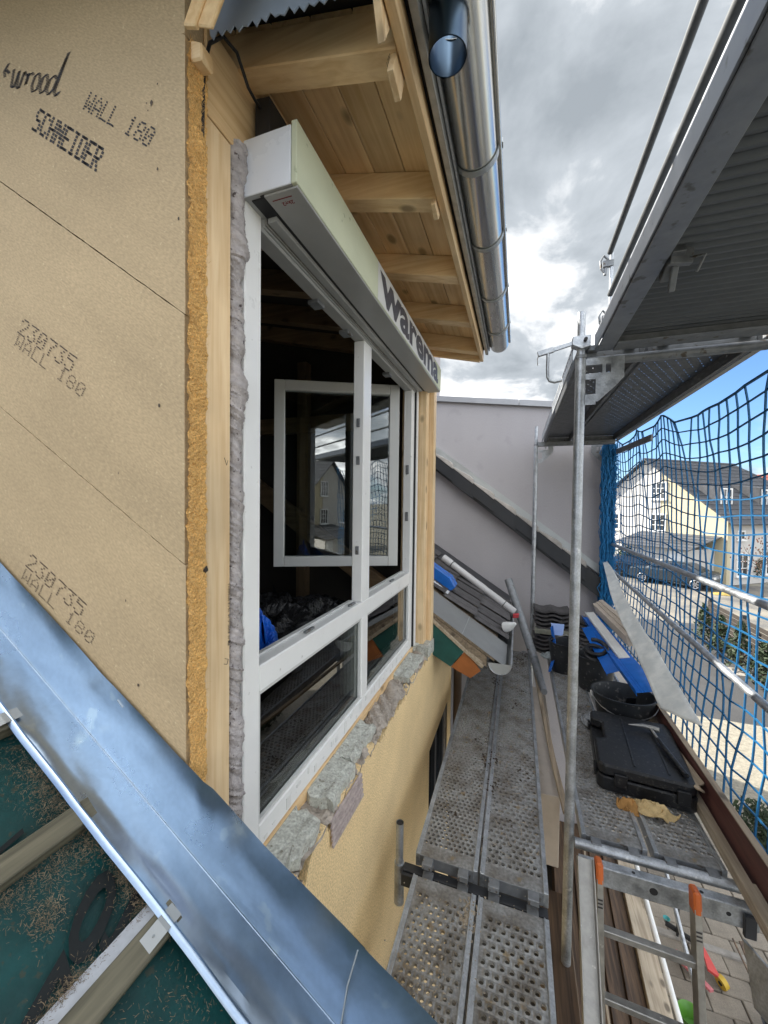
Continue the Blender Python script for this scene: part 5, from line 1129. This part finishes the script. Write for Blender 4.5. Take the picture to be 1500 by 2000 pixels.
build('pallet_block', MB().box((0.22, 4.95, 0.245), (0.50, 5.05, 0.30)).box((0.50, 4.97, 0.25), (0.62, 5.05, 0.30)), mat('grey_green_block', (0.20, 0.20, 0.16), 0.8, var=0.3, scale=20), bevel=0.004, label='grey green wooden spacer between the stacked roof tiles', cat='spacer')

# debris on the inner planks and the outer deck
db = MB()
def clod(x, y, z, s_):
    n = random.choice((4, 5, 6)); ph = random.random()*6
    poly = [(x+s_*random.uniform(0.5, 1.2)*math.cos(ph+2*math.pi*k/n), y+s_*random.uniform(0.5, 1.2)*math.sin(ph+2*math.pi*k/n), z) for k in range(n)]
    top_ = Vector((x, y, z+s_*random.uniform(0.3, 0.8))); o_ = len(db.v); db.v += [tuple(p) for p in poly]+[tuple(top_)]
    db.f += [(o_+k, o_+(k+1) % n, o_+n) for k in range(n)]
for _ in range(420):
    y = random.uniform(1.95, 4.9); x = random.gauss(-0.147, 0.035) if random.random() < 0.6 else random.uniform(-0.44, 0.15)
    clod(x, y, 0.002, random.uniform(0.0012, 0.005)*(1.3 if abs(x+0.147) < 0.05 else 0.8))
for cx, cy, n, sp in ((-0.16, 2.75, 110, 0.07), (-0.24, 3.0, 60, 0.05), (-0.18, 4.0, 60, 0.05), (0.0, 3.6, 60, 0.08), (0.06, 3.9, 40, 0.05), (0.05, 4.65, 170, 0.10), (0.12, 4.85, 60, 0.06), (-0.33, 2.2, 20, 0.02), (0.0, 2.25, 16, 0.03), (-0.13, 2.5, 60, 0.05), (0.08, 2.7, 20, 0.05)):
    for _ in range(int(n*0.9)): clod(random.gauss(cx, sp*0.55), random.gauss(cy, sp*0.8), 0.002, 0.0015+0.013*random.random()**3)
tag(build('dirt_crumbs', db, dirt), 'dark crumbs of dirt and moss scattered on the inner planks', 'debris', kind='stuff')
db = MB()
for _ in range(900): clod(random.uniform(-0.44, 0.16), random.uniform(1.0, 4.9), 0.002 if True else 0, random.uniform(0.0012, 0.004))
for _ in range(420):
    x, y = random.gauss(-0.30, 0.07), random.gauss(1.25, 0.25); clod(x, y, -0.043, random.uniform(0.002, 0.006))
for _ in range(120): clod(random.gauss(-0.17, 0.02), random.gauss(1.72, 0.04), -0.043, random.uniform(0.003, 0.012))
for _ in range(900): clod(random.uniform(0.37, 1.0), random.uniform(2.33, 5.2), 0.002, random.uniform(0.0015, 0.006))
tag(build('pale_grit', db, mat('pale_grit', (0.34, 0.29, 0.22), 0.9, var=0.35, scale=60)), 'pale grit and mortar crumbs scattered over the decks', 'debris', kind='stuff')
db = MB()
for _ in range(340):
    x, y = random.gauss(-0.05, 0.12), random.uniform(2.0, 4.9); a = random.random()*6; L = random.uniform(0.006, 0.022)
    p = Vector((x, y, 0.004)); d = Vector((math.cos(a), math.sin(a), rj(0.2)))*L; w_ = Vector((-math.sin(a), math.cos(a), 0))*0.0012
    db.quad(p-d-w_, p+d-w_, p+d+w_, p-d+w_)
tag(build('wood_splinters', db, palewoodY), 'small pale wood splinters on the inner planks', 'debris', kind='stuff')

# ================================================================== room behind the window
rm = thing('room', (-2.5, 2, 0.2), 'dark unfinished attic room with timber studs seen through the open window', 'room')
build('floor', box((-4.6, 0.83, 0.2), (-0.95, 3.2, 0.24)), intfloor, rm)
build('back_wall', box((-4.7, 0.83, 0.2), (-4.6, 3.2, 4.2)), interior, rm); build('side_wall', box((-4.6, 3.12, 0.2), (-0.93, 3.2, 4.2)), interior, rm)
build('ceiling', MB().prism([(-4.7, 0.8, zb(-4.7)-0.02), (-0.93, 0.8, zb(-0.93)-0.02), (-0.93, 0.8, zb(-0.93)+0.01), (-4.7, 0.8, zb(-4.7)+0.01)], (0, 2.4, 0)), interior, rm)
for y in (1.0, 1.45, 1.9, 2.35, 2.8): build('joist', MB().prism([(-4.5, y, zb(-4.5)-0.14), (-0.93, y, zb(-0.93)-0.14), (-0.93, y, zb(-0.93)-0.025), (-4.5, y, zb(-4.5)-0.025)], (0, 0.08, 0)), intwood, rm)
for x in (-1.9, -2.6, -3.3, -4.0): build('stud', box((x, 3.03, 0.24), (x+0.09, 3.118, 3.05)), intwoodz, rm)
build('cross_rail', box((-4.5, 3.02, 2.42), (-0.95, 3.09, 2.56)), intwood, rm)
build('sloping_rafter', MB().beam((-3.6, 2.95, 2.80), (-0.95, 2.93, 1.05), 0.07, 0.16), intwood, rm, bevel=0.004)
build('plaster_board', box((-3.2, 3.0, 0.26), (-2.1, 3.02, 0.75)), mat('dim_board', (0.24, 0.20, 0.15), 0.9), rm)
bgm = thing('rubbish_bags', (-1.6, 1.6, 0.3), 'heap of shiny black rubbish bags on the floor inside the window', 'bags')
def bag(cx, cy, cz, a, b, c_, seed):
    nS = noise1(seed)
    def fn(uu, vv):
        th, ph = uu*math.pi, vv*2*math.pi
        rr_ = 1+0.22*nS(uu*9+vv*3)+0.12*nS(vv*13+uu*19)+0.05*nS(uu*31+vv*23)
        return (cx+a*rr_*math.sin(th)*math.cos(ph), cy+b*rr_*math.sin(th)*math.sin(ph), cz+c_*rr_*math.cos(th))
    return MB().grid(fn, 40, 56)
for k, a in enumerate(((-1.45, 1.95, 0.80, 0.42, 0.40, 0.34), (-1.40, 2.55, 0.70, 0.36, 0.36, 0.34), (-2.15, 2.1, 0.85, 0.45, 0.45, 0.34), (-1.75, 1.45, 0.75, 0.4, 0.35, 0.36), (-1.95, 2.75, 0.70, 0.4, 0.25, 0.3))): build('bag', bag(*a, 50+k), bagm, bgm)
build('blue_sack', bag(-1.06, 1.36, 0.95, 0.10, 0.11, 0.36, 60), mat('blue_sack', (0.006, 0.12, 0.62), 0.35, bump=0.8, bscale=18, bdist=0.02), smooth=False, label='bright blue plastic sack inside the lower left corner of the opening', cat='sack')
cl = MB()
for i in range(44):
    x, y, s_ = random.uniform(-2.6, -1.05), random.uniform(1.05, 2.8), random.uniform(0.02, 0.09); a = random.random()*3
    d = Vector((math.cos(a), math.sin(a), 0))*s_; e_ = Vector((-math.sin(a), math.cos(a), 0))*s_*random.uniform(0.3, 0.9)
    p = Vector((x, y, 0.245)); cl.prism([p-d-e_, p+d-e_, p+d+e_, p-d+e_], (0, 0, random.uniform(0.005, 0.05)))
tag(build('floor_rubble', cl, mat('rubble', (0.26, 0.24, 0.21), 0.9, var=0.4, scale=9)), 'scattered offcuts and rubble on the room floor', 'debris', kind='stuff')
fb = MB()
for a, b in (((-1.72, 2.32, 0.24), (-1.52, 2.36, 0.27)), ((-1.72, 2.50, 0.24), (-1.52, 2.54, 0.27)), ((-1.76, 2.32, 0.24), (-1.721, 2.54, 0.27)), ((-1.519, 2.32, 0.24), (-1.48, 2.54, 0.27))): fb.box(a, b)
build('timber_tray', fb, palewoodY, bevel=0.002, label='small square wooden frame lying on the room floor behind the lower pane', cat='frame')

# ================================================================== yard things
scn = thing('scooter', (1.85, 4.8, GZ), 'pink and red toy scooter lying on the pavers behind the ladder', 'scooter')
build('deck', MB().prism([(1.68, 4.80, GZ+0.06), (1.72, 4.74, GZ+0.06), (1.90, 4.52, GZ+0.05), (1.86, 4.50, GZ+0.05), (1.64, 4.72, GZ+0.06)], (0, 0, 0.03)), pinkm, scn, bevel=0.004)
build('fin', MB().prism([(1.93, 4.98, GZ+0.12), (2.0, 4.62, GZ+0.08), (1.90, 4.66, GZ+0.10)], (0, 0, 0.03)), mat('red_plastic', (0.55, 0.07, 0.06), 0.4), scn, bevel=0.003)
build('wheel', MB().tube([(1.99, 4.62, GZ+0.06), (2.03, 4.645, GZ+0.07)], 0.055, 18), yellowm, scn, smooth=True); build('hub', MB().tube([(1.985, 4.615, GZ+0.06), (2.035, 4.648, GZ+0.07)], 0.018, 10), rubber, scn)
build('handlebar', MB().tube([(1.75, 4.98, GZ+0.06), (1.76, 5.0, GZ+0.45)], 0.012, 8).tube([(1.66, 5.05, GZ+0.10), (1.9, 4.95, GZ+0.08)], 0.025, 8), rubber, scn); build('grip', MB().tube([(1.755, 4.99, GZ+0.40), (1.765, 5.02, GZ+0.50)], 0.02, 8), whitepl, scn); build('basket', MB().lathe([(0.015, 0), (0.035, 0.03), (0.03, 0.03), (0.01, 0.005)], 12, (1.68, 5.08, GZ+0.10)), tealm, scn)
build('bowl', MB().lathe([(0, 0), (0.06, 0.0), (0.10, 0.10), (0.105, 0.11), (0.095, 0.10), (0.05, 0.012), (0, 0.012)], 20, (1.60, 4.20, GZ)), limem, smooth=True, label='lime green plastic bowl on the pavers at the bottom edge', cat='bowl')
build('flower_pot', MB().lathe([(0, 0), (0.10, 0), (0.14, 0.22), (0.15, 0.24), (0.13, 0.24), (0.09, 0.02)], 20, (2.28, 4.22, GZ)), blackpl, smooth=True, label='dark round plant pot at the lower right corner of the yard', cat='pot')
build('wooden_stick', MB().beam((2.2, 4.9, GZ+0.3), (2.32, 4.55, GZ+0.02), 0.012, 0.012).beam((2.3, 4.95, GZ+0.25), (2.36, 4.6, GZ+0.02), 0.05, 0.02), brownwood, label='thin sticks leaning by the plant pot in the yard', cat='sticks')
build('manhole_cover', MB().lathe([(0, 0.012), (0.30, 0.012), (0.31, 0.0)], 32, (6.15, 13.9, GZ-0.01)), kerbm, label='round pale manhole cover in the grey asphalt yard', cat='manhole cover')

def leaf_blob(name, cx, cy, z0, rx, ry, h, n, label, cat, group=None, cone=0.0, s_=0.06, m_=leaf, trunk=True, thick=None):
    t = thing(name, (cx, cy, z0), label, cat, group)
    m2 = MB()
    for _ in range(n):
        v = random.random(); k = (1-v)**0.6 if cone else math.sqrt(max(0.05, 1-(2*v-1)**2))
        a = random.random()*6.283; rr_ = k*math.sqrt(random.random())*(1+0.25*nA(a*2+v*5))
        p = Vector((cx+rx*rr_*math.cos(a), cy+ry*rr_*math.sin(a), z0+h*(0.08+0.92*v)))
        d = Vector((rj(1), rj(1), rj(1))).normalized()*s_*random.uniform(0.5, 1.2); e_ = d.orthogonal().normalized()*s_*random.uniform(0.25, 0.5)
        m2.quad(p-d, p-e_, p+d, p+e_)
    build('foliage', m2, m_, t)
    if trunk: build('trunk', MB().tube([(cx, cy, z0), (cx, cy, z0+h*0.7)], [0.04, 0.015], 6), bark, t)
    return t
leaf_blob('garden_hedge', 3.40, 6.7, GZ, 0.3, 0.6, 0.5, 1100, 'low green hedge plants behind the net near the right edge', 'hedge', s_=0.05, trunk=False)
# slatted fence and shrubs along the yard
fn = thing('slat_fence', (6.6, 14, GZ), 'brown horizontal slat fence along the asphalt yard', 'fence')
for y in (17.0, 14.8, 12.6, 10.4): build('post', box((6.62-0.0*(17-y), y, GZ), (6.72, y+0.09, GZ+1.45)), anth, fn)
for k in range(9): build('slat', box((6.59, 10.4, GZ+0.08+k*0.145), (6.618, 17.05, GZ+0.20+k*0.145)), fencem, fn)
for i, (x, y, h, lb) in enumerate(((6.25, 16.4, 1.9, 'pointed shrub in front of the slat fence, farthest of the row'), (6.25, 15.2, 1.8, 'pointed shrub in front of the slat fence, second from the far end'), (6.25, 14.0, 2.0, 'pointed shrub in front of the slat fence, with reddish tips'), (6.25, 12.9, 1.7, 'pointed shrub in front of the slat fence, close to the right edge'))):
    leaf_blob('pointed_shrub', x, y, GZ, 0.34, 0.34, h*0.72, 420, lb, 'shrub', 'shrubs in front of the slat fence', cone=1, s_=0.09)
leaf_blob('round_bush', 14.0, 31.0, GZ, 0.8, 0.8, 1.7, 900, 'dark rounded bush in front of the shaded house wall', 'bush', s_=0.16, m_=mat('dark_leaf', (0.012, 0.025, 0.012), 0.7, var=0.3))
leaf_blob('green_bush', 7.4, 31.2, GZ, 0.9, 0.9, 1.9, 900, 'green bush beside the white garage wall behind the net', 'bush', s_=0.16)
tw = MB(); 
def twig(p, d, L, r_, dep):
    q = p+d*L; tw.tube([p, lerp(p, q, 0.5)+Vector((rj(0.03), rj(0.03), 0)), q], [r_, r_*0.8, r_*0.6], 5)
    if dep:
        for _ in range(3): twig(lerp(p, q, random.uniform(0.5, 1)), (d+Vector((rj(0.9), rj(0.9), rj(0.5)))).normalized(), L*0.68, r_*0.6, dep-1)
tr_ = thing('bare_tree', (12.2, 25.5, GZ), 'small bare garden tree in front of the shaded house side', 'tree')
twig(Vector((12.2, 25.5, GZ)), Vector((0, 0, 1)), 1.5, 0.05, 4); build('trunk', tw, bark, tr_)
bud = MB()
for _ in range(90):
    p = Vector((12.2+random.gauss(0, 0.6), 25.5+random.gauss(0, 0.6), GZ+random.uniform(1.4, 3.2))); bud.lathe([(0, -0.05), (0.04, 0), (0, 0.07)], 5, tuple(p))
build('crown', bud, mat('brown_buds', (0.14, 0.07, 0.05), 0.8), tr_)
build('red_flower_bed', MB().grid(lambda uu, vv: (10.2+1.6*uu, 25.6+0.8*vv, GZ+0.12*math.sin(uu*3.14)*math.sin(vv*3.14)), 6, 4), mat('flower_bed', (0.30, 0.22, 0.06), 0.9, var=0.5, scale=6), label='small yellowish flower bed at the road edge behind the car', cat='flower bed')

# ================================================================== houses across the street
def win(parent, c, w_, h, ax, nrm, grid=(2, 3)):
    c, ax, nrm = Vector(c), Vector(ax), Vector(nrm); Z = Vector((0, 0, 1)); m2 = MB(); m3 = MB()
    def bar(u0, u1, v0, v1, d0, d1, mm):
        mm.prism([c+ax*u0+Z*v0+nrm*d0, c+ax*u1+Z*v0+nrm*d0, c+ax*u1+Z*v1+nrm*d0, c+ax*u0+Z*v1+nrm*d0], tuple(nrm*(d1-d0)))
    b_ = 0.09; bar(-w_/2, w_/2, 0, b_, 0.0, 0.06, m2); bar(-w_/2, w_/2, h-b_, h, 0, 0.06, m2); bar(-w_/2, -w_/2+b_, b_, h-b_, 0, 0.06, m2); bar(w_/2-b_, w_/2, b_, h-b_, 0, 0.06, m2)
    for k in range(1, grid[0]): u_ = -w_/2+b_+(w_-2*b_)*k/grid[0]; bar(u_-0.025, u_+0.025, b_, h-b_, 0.01, 0.05, m2)
    for k in range(1, grid[1]): v_ = b_+(h-2*b_)*k/grid[1]; bar(-w_/2+b_, w_/2-b_, v_-0.02, v_+0.02, 0.012, 0.045, m2)
    bar(-w_/2-0.05, w_/2+0.05, -0.05, -0.002, 0, 0.12, m2)
    f_ = build('window', m2, whitepaint, parent, local=True)
    bar(-w_/2+b_, w_/2-b_, b_, h-b_, 0.004, 0.012, m3); build('pane', m3, darkglass, f_, local=True)
def roof_rows(parent, name, a, b, c, d, rows, m_, th=0.05, local=True):
    # a,b eave corners; d,c ridge corners: stepped tile courses
    a, b, c, d = map(Vector, (a, b, c, d)); n_ = (b-a).cross(d-a).normalized()
    if n_.z < 0: n_ = -n_
    for k in range(rows):
        t0_, t1_ = k/rows, (k+1)/rows+0.012
        p0_, p1_, p2_, p3_ = lerp(a, d, t0_), lerp(b, c, t0_), lerp(b, c, min(1, t1_)), lerp(a, d, min(1, t1_))
        build(name, MB().add([p0_+n_*th, p1_+n_*th, p2_+n_*th*0.3, p3_+n_*th*0.3, p0_-n_*0.02, p1_-n_*0.02, p2_-n_*0.02, p3_-n_*0.02], [(0, 1, 2, 3), (7, 6, 5, 4), (0, 4, 5, 1), (1, 5, 6, 2), (2, 6, 7, 3), (3, 7, 4, 0)]), m_, parent, local=local)
# local frame: x along the gable to the right, y away from us along the ridge
HW, HE, HR, HL = 5.25, 4.05, 8.1, 12.0
hs_ = thing('gabled_house', (8.85, 33.0, GZ), 'cream and white gabled house with dark roof seen through the net', 'house', rz=math.atan2(-0.8, 0.6))
def gw(x0, x1, m_, name, d=0.0):
    f_ = lambda x: HR-(HR-HE)*abs(x)/HW
    pts = [(x0, d, 0), (x1, d, 0), (x1, d, f_(x1))]
    if x0 < 0 < x1: pts.append((0, d, HR))
    pts.append((x0, d, f_(x0)))
    build(name, MB().prism(pts, (0, 0.3, 0)), m_, hs_, local=True)
gw(-HW, 1.1, offwhite, 'white_gable_wall'); gw(1.1, HW, cream, 'cream_gable_wall', 0.03)
build('side_wall', MB().box((HW-0.3, 0.33, 0), (HW, HL, HE)).box((-HW, 0.3, 0), (-HW+0.3, HL, HE)).box((-HW+0.3, HL-0.3, 0), (HW-0.3, HL, HE)), offwhite, hs_, local=True)
ov = 0.5; sl_ = (HR-HE)/HW
roof_rows(hs_, 'roof_tile_course', (HW+ov, -0.35, HE-sl_*ov+0.05), (HW+ov, HL+0.3, HE-sl_*ov+0.05), (0.0, HL-2.5, HR+0.08), (0.0, -0.35, HR+0.08), 15, greyroof)
roof_rows(hs_, 'roof_tile_course', (-HW-ov, -0.35, HE-sl_*ov+0.05), (-HW-ov, HL+0.3, HE-sl_*ov+0.05), (0, HL-2.5, HR+0.08), (0, -0.35, HR+0.08), 15, greyroof)
build('ridge', MB().tube([(0, -0.35, HR+0.10), (0, HL-2.5, HR+0.10)], 0.10, 8), greyroof, hs_, local=True)
AX, NM = (1, 0, 0), (0, -1, 0)
win(hs_, (0.95, 0, 5.25), 1.15, 1.25, AX, NM, (3, 3)); win(hs_, (0.95, 0, 3.0), 1.15, 1.25, AX, NM, (3, 3)); win(hs_, (-2.6, 0, 2.9), 1.0, 1.3, AX, NM, (2, 3))
SX, SN = (0, 1, 0), (1, 0, 0)
win(hs_, (HW, 1.2, 2.75), 0.75, 0.6, SX, SN, (2, 1)); win(hs_, (HW, 1.4, 0.5), 1.1, 1.45, SX, SN, (2, 3)); win(hs_, (HW, 4.2, 0.5), 1.2, 1.5, SX, SN, (2, 3)); win(hs_, (HW, 7.4, 0.5), 1.2, 1.5, SX, SN, (2, 3))
for y in (1.6, 5.6, 9.2):
    xd = HW-1.1; build('dormer', MB().prism([(xd-1.4, y-0.7, 4.6), (xd, y-0.7, 4.6), (xd, y-0.7, 6.1), (xd-1.7, y-0.7, 6.35)], (0, 1.4, 0)), greyroof, hs_, local=True); win(hs_, (xd, y, 4.85), 1.1, 1.15, SX, SN, (2, 2))
an = MB().box((0.2, -2.4, 0), (4.6, -0.002, 2.15)); build('garage_wall', an, offwhite, hs_, local=True)
roof_rows(hs_, 'garage_roof_course', (-0.2, -2.9, 2.15), (5.0, -2.9, 2.15), (5.0, -0.01, 2.95), (-0.2, -0.01, 2.95), 6, greyroof)
build('garage_door', MB().box((3.55, -2.43, 0.0), (4.45, -2.401, 2.0)).box((3.65, -2.46, 1.55), (4.35, -2.43, 1.8)), whitepaint, hs_, local=True)
c2 = copy_tree(hs_); c2.location = (11.5, -24.0, GZ); c2.rotation_euler = (0, 0, math.atan2(0.8, -0.6)+0.35); c2['label'] = 'cream gabled house standing behind the camera, mirrored in the open casement'
rh = thing('red_roof_house', (22.5, 47, GZ), 'distant house with red tiled roof behind the gabled house', 'house', rz=-0.5)
build('wall', box((-6, 0, 0), (6, 8, 4.8)), offwhite, rh, local=True)
roof_rows(rh, 'roof_tile_course', (-6.5, -0.5, 4.6), (6.5, -0.5, 4.6), (6.5, 4, 8.2), (-6.5, 4, 8.2), 10, redroof); roof_rows(rh, 'roof_tile_course', (-6.5, 8.5, 4.6), (6.5, 8.5, 4.6), (6.5, 4, 8.2), (-6.5, 4, 8.2), 6, redroof)
win(rh, (-2, 0, 2.0), 1.2, 1.3, AX, NM); win(rh, (2, 0, 2.0), 1.2, 1.3, AX, NM)

# ================================================================== parked cars
def car(name, loc, rz, paint, label):
    t = thing(name, loc, label, 'car', 'cars parked by the garage', rz=rz)
    L = [(-2.15, 0.35, 0.62), (-2.15, 0.72, 0.72), (-2.0, 0.92, 0.78), (-1.2, 0.98, 0.80), (-0.6, 1.40, 0.62), (0.2, 1.46, 0.62), (1.0, 1.38, 0.62), (1.65, 1.02, 0.76), (2.1, 0.95, 0.76), (2.18, 0.62, 0.74), (2.18, 0.35, 0.66)]
    def bod(uu, vv):
        i = min(len(L)-2, int(uu*(len(L)-1))); f_ = uu*(len(L)-1)-i
        x, z, w_ = [L[i][k]*(1-f_)+L[i+1][k]*f_ for k in range(3)]
        return (x, (vv-0.5)*2*w_, z)
    low = [(-2.15, 0.25), (-2.15, 0.72), (-2.0, 0.92), (-1.2, 0.98), (1.65, 1.02), (2.1, 0.95), (2.18, 0.62), (2.18, 0.28)]
    m2 = MB().prism([(x, -0.86, z) for x, z in low], (0, 1.72, 0))
    build('body', m2, paint, t, bevel=0.09, smooth=True, local=True)
    cab = [(-1.25, 0.95), (-0.62, 1.37), (0.2, 1.45), (0.95, 1.38), (1.7, 0.98)]
    m2 = MB(); n_ = len(cab); m2.v += [(x, -0.80+0.16*(z-0.95)/0.5, z) for x, z in cab]+[(x, 0.80-0.16*(z-0.95)/0.5, z) for x, z in cab]
    m2.f += [tuple(range(n_)), tuple(range(2*n_-1, n_-1, -1))]+[(i, n_+i, n_+i+1, i+1) for i in range(n_-1)]
    build('roof', m2, paint, t, bevel=0.05, smooth=True, local=True)
    for s_ in (-1, 1):
        g_ = MB()
        for poly in ([(-1.02, 1.0), (-0.58, 1.32), (-0.02, 1.38), (-0.02, 1.0)], [(0.05, 1.0), (0.05, 1.385), (0.85, 1.33), (1.35, 1.02)]):
            g_.add([(x, s_*(0.815-0.16*(z-0.95)/0.5), z) for x, z in poly], [(0, 1, 2, 3)])
        build('side_window', g_, darkglass, t, local=True)
        for x in (-1.35, 1.35):
            w_ = build('wheel', MB().tube([(x, s_*0.70, 0.32), (x, s_*0.885, 0.32)], 0.33, 22), rubber, t, smooth=True, local=True)
            rm_ = MB().tube([(x, s_*0.885, 0.32), (x, s_*0.892, 0.32)], 0.06, 10)
            for k in range(7): a = k*2*math.pi/7; rm_.beam((x, s_*0.89, 0.32), (x+0.23*math.cos(a), s_*0.89, 0.32+0.23*math.sin(a)), 0.05, 0.014, up=(0, 1, 0))
            rm_.tube([(x+0.23*math.cos(k*math.pi/8), s_*0.888, 0.32+0.23*math.sin(k*math.pi/8)) for k in range(17)], 0.02, 5); build('rim', rm_, rimm, w_, local=True)
        build('headlight', MB().prism([(2.12, s_*0.45, 0.68), (2.20, s_*0.45, 0.68), (2.12, s_*0.80, 0.70), (2.0, s_*0.80, 0.72)], (0, 0, 0.13)), whitepaint, t, local=True)
        build('door_line', MB().box((-0.01, s_*0.862-0.003, 0.35), (0.005, s_*0.862+0.003, 0.98)), gasket, t, local=True)
    g_ = MB().add([(-1.2, -0.7, 0.985), (-1.2, 0.7, 0.985), (-0.66, 0.6, 1.36), (-0.66, -0.6, 1.36)], [(0, 1, 2, 3)]).add([(1.64, -0.7, 1.03), (1.64, 0.7, 1.03), (1.0, 0.6, 1.385), (1.0, -0.6, 1.385)], [(0, 1, 2, 3)])
    build('windscreen', g_, darkglass, t, local=True)
    return t
car('parked_car', (9.05, 28.1, GZ+0.0), R(-35), carpaint, 'grey saloon car parked before the white garage wall')
car('parked_car', (7.3, 30.3, GZ+0.0), R(-42), carblue, 'dark blue car parked partly behind the gathered net')
